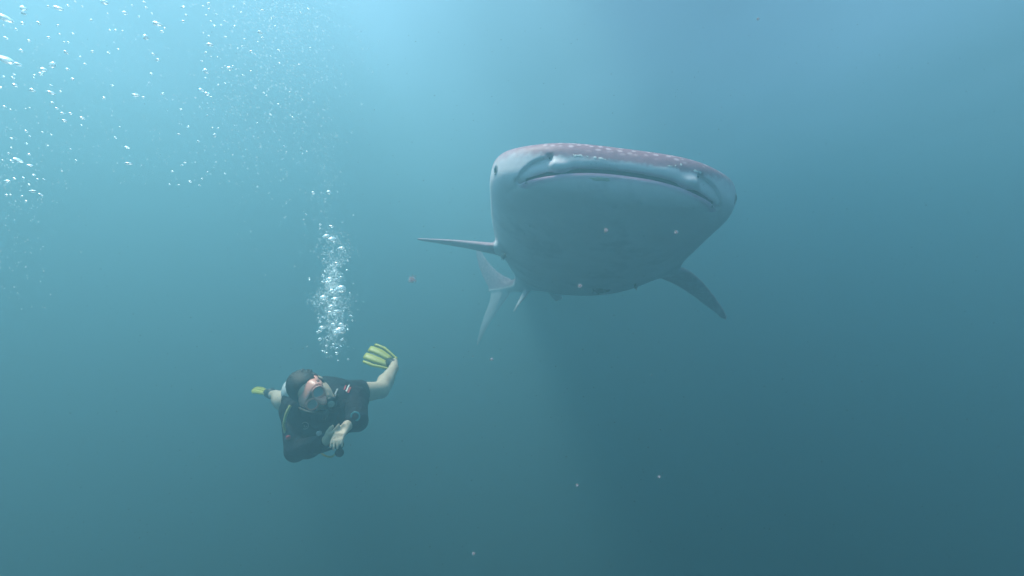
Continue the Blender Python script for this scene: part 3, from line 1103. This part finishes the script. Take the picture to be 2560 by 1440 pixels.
Fd = Field([hd(0, -0.03, 0.12)[i] - 0.08 for i in range(3)], [hd(0, -0.03, 0.12)[i] + 0.08 for i in range(3)], 0.003)
Fd.bone(hd(0, 0.008, 0.112), hd(0, -0.040, 0.134), 0.006, 0.019, 0.01)
Fd.bone(hd(-0.012, -0.042, 0.116), hd(0.012, -0.042, 0.116), 0.013, 0.013, 0.01)
mk('nose_pocket', *Fd.mesh(1), pink_m, mask)
for s_ in (-1, 1):
    Vb, Fb = tube([hd(s_ * 0.076, 0.012, 0.078), hd(s_ * 0.084, 0.016, 0.050), hd(s_ * 0.088, 0.02, 0.022)], 0.012, 8, flat=(LE, 0.4))
    mk('strap_clip', Vb, Fb, pink_m, mask)
P = [hd(0.093 * math.cos(t), 0.022 + 0.02 * math.sin(t), 0.02 - 0.145 * math.sin(t)) for t in np.linspace(0, math.pi, 26)]
Vb, Fb = tube(P, 0.013, 8, flat=(lambda p: ((p - HEAD) - UP * (p - HEAD).dot(UP)).normalized(), 0.22))
mk('strap', Vb, Fb, clearstrap_m, mask)
# regulator in the mouth
Vb, Fb = lathe(hd(0, -0.086, 0.085), FA, [(0.016, 0.0), (0.018, 0.02), (0.034, 0.026), (0.036, 0.040), (0.030, 0.047), (0.020, 0.050)], 18)
reg = mk('regulator', Vb, Fb, rubber_m, diver)
Vb, Fb = lathe(hd(0, -0.086, 0.135), FA, [(0.019, -0.003), (0.019, 0.002), (0.012, 0.004)], 14)
mk('purge_button', Vb, Fb, plain('pale_green_plastic', (0.30, 0.40, 0.36), 0.4), reg)
Vb, Fb = tube([hd(-0.045, -0.112, 0.092), hd(0.045, -0.112, 0.092)], 0.012, 8)
mk('exhaust_cover', Vb, Fb, rubber_m, reg)


# fins: four yellow blades joined at the root, smoky rubber between, a dark foot pocket
def swim_fin(root, a, b_, ank, label):
    n_ = a.cross(b_).normalized()
    if n_.y > 0:
        n_ = -n_
    La, Lb = a.length, b_.length
    pk = Field([root[i] - 0.2 for i in range(3)], [root[i] + 0.2 for i in range(3)], 0.006)
    dirp = (root - ank).normalized()
    pk.bone(root - dirp * 0.055 + n_ * 0.004, root + a * 0.10 + n_ * 0.004, 0.044, 0.034, 0.02)
    fin_ = mk('swim_fin', *pk.mesh(1), rubber_m, diver)
    fin_['label'] = label
    def P(t, s):
        """t along the blade, s across"""
        wd = 0.62 + 0.38 * min(1, t * 1.8)
        return root + a * (t - 0.03 * abs(2 * s) ** 2) + b_ * (s * wd) + n_ * (0.02 * math.sin(t * 2.2) * (1 - 0.3 * abs(s)))
    for s0, s1, t0, t1 in ((-0.5, -0.41, -0.05, 0.95), (-0.325, -0.05, 0.12, 1.02), (0.05, 0.325, 0.12, 1.02), (0.41, 0.5, -0.05, 0.95)):
        V_, F_ = [], []
        for i in range(11):
            t = t0 + (t1 - t0) * i / 10
            e = 1 if i < 10 else 0.88
            sm, sh = (s0 + s1) / 2, (s1 - s0) / 2 * e
            for off in (0.007, -0.007):
                for s in (sm - sh, sm - sh / 3, sm + sh / 3, sm + sh):
                    V_.append(P(t, s) + n_ * off * (1.25 if abs(s - sm) < sh * 0.5 else 1))
        for i in range(10):
            o_ = i * 8
            for j in range(3):
                F_.append((o_ + j, o_ + j + 1, o_ + 9 + j, o_ + 8 + j))
                F_.append((o_ + 4 + j, o_ + 12 + j, o_ + 13 + j, o_ + 5 + j))
            F_ += [(o_, o_ + 8, o_ + 12, o_ + 4), (o_ + 3, o_ + 7, o_ + 15, o_ + 11)]
        F_ += [(0, 4, 5, 1), (1, 5, 6, 2), (2, 6, 7, 3), (80, 81, 85, 84), (81, 82, 86, 85), (82, 83, 87, 86)]
        mk('blade', V_, F_, yellow_m, fin_)
    V_, F_ = [], []
    for i in range(9):
        t = 0.02 + 0.93 * i / 8
        for j in range(7):
            V_.append(P(t, -0.46 + 0.92 * j / 6) - n_ * 0.002)
    for i in range(8):
        for j in range(6):
            F_.append((i * 7 + j, i * 7 + j + 1, i * 7 + 8 + j, i * 7 + 7 + j))
    o = mk('web', V_, F_, web_m, fin_)
    o.modifiers.new('thick', 'SOLIDIFY').thickness = 0.003
    # the yellow yoke that joins the blades at the heel of the fin
    V_, F_ = tube([P(0.0, s) for s in np.linspace(-0.5, 0.5, 9)], 0.012, 8)
    mk('yoke', V_, F_, yellow_m, fin_)
    return fin_


swim_fin(at(980, 908, 4.95), at(919, 884, 5.03) - at(980, 908, 4.95), at(995, 879, 5.05) - at(964, 927, 4.87), aL, 'yellow fin on the raised leg seen from its broad side')
swim_fin(at(673, 984, 4.97), at(634, 979, 5.10) - at(673, 984, 4.97), at(680, 976, 5.05) - at(668, 990, 4.92), aR, 'yellow fin on the far leg seen edge on')

# ------------------------------------------------------------------ small dark fish under the shark
fish_m = plain('dark_fish_skin', (0.022, 0.024, 0.026), 0.4, 0.3, 40)
fin_m = plain('dark_fish_fin', (0.035, 0.036, 0.036), 0.5)


def small_fish(p, L, head, label):
    root = empty('fish', p)
    props(root, label, 'fish', 'small dark fish keeping under the whale shark')
    f = Vector(head).normalized()
    r_ = f.cross(Vector((0, 0, 1))).normalized()
    u = r_.cross(f)
    st = [(0.5, 0.012, 0.012), (0.46, 0.07, 0.055), (0.36, 0.13, 0.085), (0.2, 0.175, 0.10), (0.0, 0.18, 0.095), (-0.2, 0.13, 0.065), (-0.36, 0.06, 0.03), (-0.45, 0.035, 0.018)]
    V_, F_ = [], []
    for x, h, w_ in st:
        for j in range(12):
            t = 2 * math.pi * j / 12
            V_.append(p + (f * x + u * (h * math.sin(t)) + r_ * (w_ * math.cos(t))) * L)
    for i in range(len(st) - 1):
        for j in range(12):
            F_.append((i * 12 + j, i * 12 + (j + 1) % 12, i * 12 + 12 + (j + 1) % 12, i * 12 + 12 + j))
    F_ += [tuple(range(12))[::-1], tuple(84 + j for j in range(12))]
    mk('body', V_, F_, fish_m, root)
    def fl(nm, pts):
        a = [p + (f * x + u * z + r_ * 0.008) * L for x, z in pts]
        b_ = [q - r_ * (0.016 * L) for q in a]
        k = len(a)
        mk(nm, a + b_, [tuple(range(k)), tuple(range(k, 2 * k))[::-1]] + [(i, k + i, k + (i + 1) % k, (i + 1) % k) for i in range(k)], fin_m, root, smooth=False)
    fl('tail_fin', [(-0.42, 0.03), (-0.62, 0.17), (-0.55, 0.0), (-0.62, -0.17), (-0.42, -0.03)])
    fl('dorsal_fin', [(0.2, 0.17), (0.02, 0.26), (-0.3, 0.13), (-0.35, 0.06)])
    fl('anal_fin', [(0.02, -0.175), (-0.1, -0.25), (-0.3, -0.12), (-0.35, -0.06)])
    for s_ in (-1, 1):
        Vb, Fb = ball(p + (f * 0.40 + u * 0.03 + r_ * (0.062 * s_)) * L, AX, (0.02 * L,) * 3, 8, 6)
        mk('eye', Vb, Fb, white_m, root)


small_fish(at(1259, 641, 4.6), 0.12, (0.25, -1, 0.1), 'small dark fish just under the left side fin of the shark')
small_fish(at(1590, 716, 4.9), 0.13, (-0.3, -1, 0.2), 'small dark fish under the belly, nearest the right side fin')
small_fish(at(1499, 727, 5.0), 0.12, (0.8, -0.8, 0.0), 'small dark fish under the middle of the belly, left of a pair')
small_fish(at(1516, 725, 5.1), 0.10, (0.5, -1, 0.0), 'small dark fish under the middle of the belly, right of a pair')

# ------------------------------------------------------------------ bubbles
m, nt, b = nodes('air_bubble')
nt.nodes.remove(b)
gl = nt.nodes.new('ShaderNodeBsdfGlass')
gl.inputs['IOR'].default_value = 0.75
gl.inputs['Roughness'].default_value = 0.0
gs = nt.nodes.new('ShaderNodeBsdfGlossy')
gs.inputs['Roughness'].default_value = 0.42
gs.inputs['Color'].default_value = (0.95, 0.95, 0.95, 1)
mx = nt.nodes.new('ShaderNodeMixShader')
mx.inputs[0].default_value = 0.42
nt.links.new(gl.outputs[0], mx.inputs[1])
nt.links.new(gs.outputs[0], mx.inputs[2])
tl = nt.nodes.new('ShaderNodeBsdfTranslucent')
df = nt.nodes.new('ShaderNodeBsdfDiffuse')
for n_ in (tl, df):
    n_.inputs['Color'].default_value = (0.97, 0.97, 0.97, 1)
ad_, mx2 = nt.nodes.new('ShaderNodeMixShader'), nt.nodes.new('ShaderNodeMixShader')
ad_.inputs[0].default_value, mx2.inputs[0].default_value = 0.4, 0.25
nt.links.new(df.outputs[0], ad_.inputs[1])
nt.links.new(tl.outputs[0], ad_.inputs[2])
nt.links.new(mx.outputs[0], mx2.inputs[1])
nt.links.new(ad_.outputs[0], mx2.inputs[2])
tp, mx3, aa = nt.nodes.new('ShaderNodeBsdfTransparent'), nt.nodes.new('ShaderNodeMixShader'), nt.nodes.new('ShaderNodeAddShader')
mx3.inputs[0].default_value = 0.4
nt.links.new(mx2.outputs[0], mx3.inputs[1])
nt.links.new(tp.outputs[0], mx3.inputs[2])
g2 = nt.nodes.new('ShaderNodeBsdfGlossy')
g2.inputs['Roughness'].default_value = 0.28
g2.inputs['Color'].default_value = (0.26, 0.26, 0.26, 1)
nt.links.new(mx3.outputs[0], aa.inputs[0])
nt.links.new(g2.outputs[0], aa.inputs[1])
nt.links.new(aa.outputs[0], nt.nodes['Material Output'].inputs['Surface'])
bubble_m = m
m = bpy.data.materials.new('fine_bubble')              # too small to see through: they scatter the light white
m.use_nodes = True
nt = m.node_tree
nt.nodes.clear()
df, tl, gs, m1, m2, om = [nt.nodes.new(t_) for t_ in ('ShaderNodeBsdfDiffuse', 'ShaderNodeBsdfTranslucent', 'ShaderNodeBsdfGlossy', 'ShaderNodeMixShader', 'ShaderNodeMixShader', 'ShaderNodeOutputMaterial')]
for n_ in (df, tl, gs):
    n_.inputs['Color'].default_value = (0.97, 0.97, 0.97, 1)
gs.inputs['Roughness'].default_value = 0.35
m1.inputs[0].default_value, m2.inputs[0].default_value = 0.45, 0.3
nt.links.new(df.outputs[0], m1.inputs[1])
nt.links.new(tl.outputs[0], m1.inputs[2])
nt.links.new(m1.outputs[0], m2.inputs[1])
nt.links.new(gs.outputs[0], m2.inputs[2])
tp, aa = nt.nodes.new('ShaderNodeBsdfTransparent'), nt.nodes.new('ShaderNodeAddShader')
tp.inputs['Color'].default_value = (0.9, 0.9, 0.9, 1)
for n_ in (df, tl, gs):
    n_.inputs['Color'].default_value = (0.21, 0.21, 0.21, 1)
nt.links.new(tp.outputs[0], aa.inputs[0])
nt.links.new(m2.outputs[0], aa.inputs[1])
nt.links.new(aa.outputs[0], om.inputs['Surface'])
mist_m = m
rb = random.Random(21)
BM = []
for k in range(8):
    Vb, Fb = ball((0, 0, 0), AX, (1, 1, 1), 20, 12) if k < 3 else ball((0, 0, 0), AX, (1, 1, 1), 12, 8)
    ph = [rb.uniform(0, 6.28) for _ in range(6)]
    Q = []
    for p in Vb:
        f = 1 + 0.07 * math.sin(2.1 * p.x + 1.7 * p.y + ph[0]) + 0.05 * math.sin(3.3 * p.z + 2.2 * p.x + ph[1])
        q = p * f
        if k in (0, 1):
            q.z = q.z * 0.75 if q.z > 0 else q.z * 0.42       # mushroom caps of the largest ones
        Q.append(q)
    me = bpy.data.meshes.new('bubble')
    me.from_pydata([tuple(q) for q in Q], [], Fb)
    me.polygons.foreach_set('use_smooth', [True] * len(Fb))
    me.materials.append(bubble_m)
    BM.append(me)


def bubble(u, v, Y, wpx, hpx, tilt, shape, label, group):
    o = bpy.data.objects.new('bubble', BM[shape])
    COL.objects.link(o)
    o.location = at(u, v, Y)
    k = Y / FPX / 2
    o.scale = (wpx * k, wpx * k * rb.uniform(0.6, 1.0) if wpx > 12 else hpx * k, hpx * k)
    o.rotation_euler = (rb.uniform(-0.2, 0.2), tilt, rb.uniform(-0.3, 0.3))
    props(o, label, 'bubble', group)
    return o


GL_, GC_ = 'air bubbles drifting at the upper left', 'air bubbles rising in a column above the diver'
SMALL_L = 'small silvery air bubble drifting loose in the upper left water'
SMALL_C = 'small air bubble in the rising column over the diver'
K = 900 / 2560
big = [  # crop x, y, length, height share, tilt, distance, label
    (42, 132, 118, 0.42, 0.42, 0.9, 'large bright elongated bubble at the left edge near the top corner'),
    (40, 425, 120, 0.42, 0.50, 0.9, 'largest long bubble cut by the left edge, with a smaller one on its right tip'),
    (125, 455, 62, 0.38, 0.35, 1.0, 'slim long bubble at the right tip of the largest left edge bubble'),
    (372, 460, 58, 0.85, 0.35, 1.1, 'large round bubble with a dark lower rim at upper left'),
    (310, 496, 56, 0.65, 0.35, 1.1, 'plump bubble just below left of the large round dark rimmed one'),
    (292, 525, 42, 0.55, 0.25, 1.1, 'flat bubble touching the plump bubble from below'),
    (165, 60, 62, 0.6, 0.40, 1.0, 'plump bubble in the top left corner with a slim one right under it'),
    (170, 95, 48, 0.45, 0.30, 1.0, 'slim bubble right under the plump top corner bubble'),
    (412, 57, 84, 0.35, 0.38, 1.0, 'long bright streak of a bubble near the top left'),
    (742, 15, 62, 0.6, 0.3, 1.2, 'bright clumped bubble at the top edge, left of the brightest glow'),
    (885, 92, 46, 0.6, 0.42, 1.3, 'bright bubble with a dark underside below the top edge'),
    (1036, 265, 48, 0.8, 0.3, 1.4, 'round dark rimmed bubble standing apart left of the swarm'),
    (1120, 170, 80, 0.42, 0.25, 1.3, 'long bright bubble heading a trail of three small ones'),
    (1490, 316, 60, 0.42, 0.2, 1.5, 'long dark edged flat bubble in the swarm, level with the round one'),
    (1465, 506, 50, 0.7, 0.45, 1.5, 'plump bubble with a dark lower right side in the middle of the swarm'),
    (1630, 486, 48, 0.65, 0.2, 1.6, 'bright bubble amid a tight cluster of little ones'),
    (1472, 668, 52, 0.5, 0.2, 1.6, 'very bright bubble with rainbow fringe below the plump one'),
    (1435, 640, 40, 0.55, 0.45, 1.6, 'bubble touching the very bright fringed one at its upper left'),
    (915, 1163, 60, 0.36, 0.05, 1.4, 'bright flat bubble standing alone left of the column, lower of two'),
    (907, 1050, 46, 0.42, 0.45, 1.4, 'slim tilted bubble standing alone left of the column, upper of two'),
    (130, 1140, 74, 0.4, 0.48, 1.1, 'long tilted bubble at the left edge above a dense patch of small ones'),
    (230, 1360, 58, 0.33, -0.05, 1.2, 'bright flat bubble in the dense patch at the left edge'),
    (50, 1288, 52, 0.4, 0.15, 1.2, 'bright flat bubble at the far left of the dense patch'),
    (585, 840, 46, 0.5, 0.15, 1.3, 'bright bubble with orange tip, upper of a bright pair'),
    (458, 859, 44, 0.5, 0.2, 1.3, 'bright bubble with orange tip, lower of a bright pair'),
    (365, 660, 70, 0.35, 0.3, 1.2, 'long curved double bubble at mid height of the left swarm'),
    (230, 641, 60, 0.42, 0.2, 1.2, 'bright tapered bubble left of the long double bubble'),
    (965, 676, 66, 0.32, 0.08, 1.4, 'long flat bubble lying level with a short one at its right'),
    (1850, 231, 42, 0.5, 0.05, 1.8, 'bright flat bubble inside the brightest glow'),
    (1526, 961, 30, 0.95, 0.0, 1.7, 'small perfectly round bubble with a bright lower side'),
]
for x, y, l, h, t, Y, lab in big:
    bubble(x * K, y * K, Y, l * K * 0.86, l * h * K * 0.86, t, rb.choice((2, 3, 4)), lab, GL_)
mid = '''485,40,40 275,163,48 160,165,45 40,268,52 345,265,42 205,290,42 150,360,50 105,605,60 5,622,44 30,757,40 403,770,40 440,805,45 500,807,40
370,730,35 480,492,42 515,562,46 470,372,52 655,366,42 605,455,40 570,403,30 770,375,35 840,350,32 1090,385,40 1120,425,46 1170,200,32 1150,225,40
1300,48,36 1325,108,32 1300,150,40 645,142,36 985,118,30 740,695,40 800,608,35 1018,692,35 1155,667,42 1075,525,36 820,977,30 850,904,25 580,890,25 185,932,45
85,1148,48 210,1176,55 290,1385,48 205,1098,40 1225,1220,36 1350,1292,36 1297,1175,28 1315,1157,28 1980,357,36 1285,778,32 1600,593,24 1550,603,32 1725,535,26
1780,505,24 1600,150,28 1668,185,28 1520,180,30 1865,72,32 1950,118,28 1980,740,28 2080,833,22 1825,875,18 1545,403,28 1460,375,32 1480,25,42 1025,15,36 1600,470,24 1680,492,22
1655,468,22 1580,482,18 535,12,26 343,45,36 940,38,26 585,45,26 765,95,24 410,180,34 520,238,36 425,243,34 115,208,34 25,182,26 485,300,34 455,300,26 100,530,38 92,555,44
25,545,36 240,535,26 240,555,24 360,605,26 430,652,34 75,780,30 210,765,26 180,772,24 780,213,30 820,215,24 870,220,24 1080,95,24 1040,55,34 1445,45,26 1485,65,26 1660,48,26
1735,25,24 1715,85,24 1540,102,30 1465,108,26 1500,150,24 1575,180,24 1445,232,26 1485,255,26 1600,262,34 1735,275,28 1865,265,24 1835,298,22 1785,365,34 1815,385,24 1690,345,24 1720,330,26
1925,400,24 1930,130,24 1915,190,24 1955,185,24 2190,62,22 2135,88,22 2205,338,22 2125,458,24 1985,450,28 2060,655,22 2150,705,22 2020,1040,20 2035,1080,20 2180,1075,20 2150,1093,20
1815,625,30 1875,660,28 1895,680,24 1925,815,30 1340,900,28 1510,908,26 1550,912,24 1410,1003,26 1270,955,30 1475,1222,24 1600,1235,26 1435,1270,26 1420,1318,26 1270,1315,24 1205,1312,22
1655,1100,18 1630,1290,18 500,1060,26 540,1138,24 440,1218,24 100,1270,44 165,1265,34 205,1312,36 155,1395,36 240,1245,40 310,1275,26 265,1272,30 45,1387,40 185,1428,36 75,1385,30
80,985,38 210,968,28 300,940,26 365,958,24 60,1090,26 190,1020,26 80,1050,28 340,1035,22 20,1140,30 1515,730,18 1500,690,26 1390,695,26 1475,820,22 1460,553,24 1500,405,22 1435,435,28'''
for tok in mid.split():
    x, y, l = [float(q) for q in tok.split(',')]
    near_ = max(0.0, 1 - x / 1500)
    bubble(x * K, y * K, 1.1 + 0.9 * min(1, x / 2200) + rb.uniform(0, 0.25), l * K * 0.72, l * K * rb.uniform(0.36, 0.55) * 0.72, 0.38 * near_ + rb.uniform(-0.12, 0.2), rb.choice((3, 4, 5, 6, 7)), SMALL_L, GL_)
# the column over the diver (crop scale 200 / 626 from 740, 480)
K2 = 200 / 626
colb = [
    (235, 350, 60, 0.55, 0, 'bright mushroom shaped bubble at the head of the rising column'),
    (283, 378, 66, 0.8, 1, 'hollow looking round bubble right beside the head of the column'),
    (352, 441, 62, 0.36, 0, 'bright flat bubble at the right of the column head, standing apart'),
    (262, 686, 62, 0.5, 0, 'bright capped bubble stacked over another in mid column, upper one'),
    (243, 708, 54, 0.42, 0, 'bright capped bubble stacked under another in mid column, lower one'),
    (348, 768, 92, 0.75, 1, 'largest domed bubble of the column with a bright crest'),
    (212, 832, 64, 0.65, 0, 'domed bubble at the left of the column below the largest dome'),
    (302, 838, 66, 0.4, 0, 'flat wide bubble in the column beneath the largest dome'),
    (292, 1040, 52, 0.5, 0, 'capped bubble above the lowest dome, left of two'),
    (350, 1040, 50, 0.55, 0, 'capped bubble above the lowest dome, right of two'),
    (342, 1092, 96, 0.72, 1, 'large domed bubble low in the column, nearest above the diver'),
    (203, 1064, 52, 0.55, 0, 'capped bubble at the left of the column beside the lowest dome'),
    (305, 1108, 44, 0.7, 0, 'round bubble touching the lowest dome at its left'),
    (275, 270, 44, 0.35, 0, 'faint flat bubble above the head of the column'),
    (325, 935, 62, 0.4, 0, 'wide wavy bubble in the thick middle of the column'),
    (275, 900, 46, 0.6, 0, 'round bubble in the thick middle of the column, upper left of the wavy one'),
]
for x, y, l, h, sh, lab in colb:
    bubble(740 + x * K2, 480 + y * K2, 3.35 + rb.uniform(-0.12, 0.12), l * K2, l * h * K2 * 1.5, rb.uniform(-0.15, 0.15), sh, lab, GC_)
sm = '186,1090,30 185,1152,32 320,1222,24 238,1262,22 205,1245,22 330,1320,18 318,560,36 135,8,34 253,3,42 404,538,18 265,945,40 280,775,46 238,1207,22 348,1208,22 272,1216,18 408,1310,18 430,970,24 440,1005,18 190,256,22 187,286,18 106,686,18 78,176,16 60,215,16'
for tok in sm.split():
    x, y, l = [float(q) for q in tok.split(',')]
    bubble(740 + x * K2, 480 + y * K2, 3.35 + rb.uniform(-0.15, 0.15), l * K2, l * K2 * 0.7, rb.uniform(-0.2, 0.2), rb.choice((3, 4, 5)), SMALL_C, GC_)
for i in range(46):
    y = rb.triangular(330, 1330, 950)
    x = rb.gauss(285, 58)
    l = rb.uniform(12, 28)
    bubble(740 + x * K2, 480 + y * K2, 3.35 + rb.uniform(-0.2, 0.2), l * K2, l * K2 * rb.uniform(0.5, 0.9), rb.uniform(-0.2, 0.2), rb.choice((3, 4, 5)), SMALL_C, GC_)
n_big = len([o for o in COL.objects if o.name.startswith('bubble')])

# ------------------------------------------------------------------ the finest bubbles and the drifting specks, past counting
def swarm(name, pts, mat):
    Vb, Fb = [], []
    oc = [Vector(q) for q in ((1, 0, 0), (-1, 0, 0), (0, 1, 0), (0, -1, 0), (0, 0, 1), (0, 0, -1))]
    of = ((0, 2, 4), (2, 1, 4), (1, 3, 4), (3, 0, 4), (2, 0, 5), (1, 2, 5), (3, 1, 5), (0, 3, 5))
    for p, r_ in pts:
        o_ = len(Vb)
        Vb += [p + Vector((q.x * r_ * 1.25, q.y * r_, q.z * r_ * 0.8)) for q in oc]
        Fb += [tuple(i + o_ for i in f) for f in of]
    return props(mk(name, Vb, Fb, mat, loc=(0, 0, 0)), kind='stuff')


pts = []
for i in range(2600):                                  # column
    y = rb.triangular(560, 900, 760)
    half = 30 + 10 * math.sin(y / 23.0) + 6 * math.sin(y / 9.0)
    x = 833 + rb.gauss(0, 0.6) * half + (4 * math.sin(y / 31))
    Y = 3.35 + rb.gauss(0, 0.08)
    pts.append((at(x, y, Y), rb.uniform(0.9, 2.6) / FPX * Y))
for i in range(260):                                   # thin top of the column
    y = rb.uniform(330, 600)
    pts.append((at(815 + rb.gauss(0, 17), y, 3.4), rb.uniform(0.7, 1.9) / FPX * 3.4))
for i in range(1250):  # swarm under the surface
    y = abs(rb.gauss(0, 230))
    x = 690 + rb.gauss(0, 90) + 0.05 * y
    Y = rb.uniform(1.8, 2.8)
    pts.append((at(x, y, Y), rb.triangular(0.8, 3.6, 1.3) / FPX * Y))
for i in range(700):
    y = rb.uniform(0, 460) ** 1.0
    x = rb.uniform(0, 620)
    Y = rb.uniform(1.2, 2.2)
    pts.append((at(x, y, Y), rb.triangular(0.8, 3.2, 1.2) / FPX * Y))
for i in range(230):
    y = rb.triangular(250, 860, 470)
    x = abs(rb.gauss(0, 75))
    Y = rb.uniform(1.0, 1.6)
    pts.append((at(x, y, Y), rb.triangular(0.8, 3.0, 1.2) / FPX * Y))
swarm('bubble_mist', pts, mist_m)

snow_m = plain('pale_speck', (0.72, 0.62, 0.66), 0.7)
b = snow_m.node_tree.nodes['Principled BSDF']
b.inputs['Alpha'].default_value = 0.28
pts = []
for i in range(1200):
    Y = rb.uniform(0.9, 5.0)
    u, v = rb.uniform(60, 2500), rb.uniform(60, 1420)
    pts.append((at(u, v, Y), rb.triangular(0.4, 1.9, 0.7) / FPX * Y))
swarm('drifting_specks', pts, snow_m)
GP = 'pale plankton specks drifting near the camera'
for u, v, r_, lab in ((1030, 698, 11, 'largest pale round speck, level with the shark belly and left of it'),
                      (1450, 715, 6.5, 'pinkish round speck in front of the lower edge of the belly'),
                      (1229, 898, 5, 'pinkish speck below the tip of the tail'),
                      (1515, 576, 7, 'dim pale speck in front of the upper belly'),
                      (1690, 581, 6, 'dim pinkish speck in front of the right side of the belly'),
                      (1443, 1213, 4.5, 'dim pinkish speck in the dark water far below the shark'),
                      (1184, 1384, 5, 'pinkish speck near the bottom edge of the picture'),
                      (1648, 1192, 4.5, 'small pale speck at lower right of the dark water'),
                      (1895, 47, 4.5, 'small pinkish speck high over the head of the shark')):
    p = at(u, v, 0.8)
    fl = []                                            # a loose floc of tiny flakes, thinning outwards
    rad = r_ / FPX * 0.8
    for i in range(240):
        d_ = Vector((rb.gauss(0, 1), rb.gauss(0, 1), rb.gauss(0, 1)))
        fl.append(ball(p + d_ * (rad * 0.40), AX, (rad * 0.085,) * 3, 4, 3))
    Vb, Fb = join(fl)
    o = mk('plankton', Vb, Fb, snow_m)
    props(o, lab, 'plankton', GP)
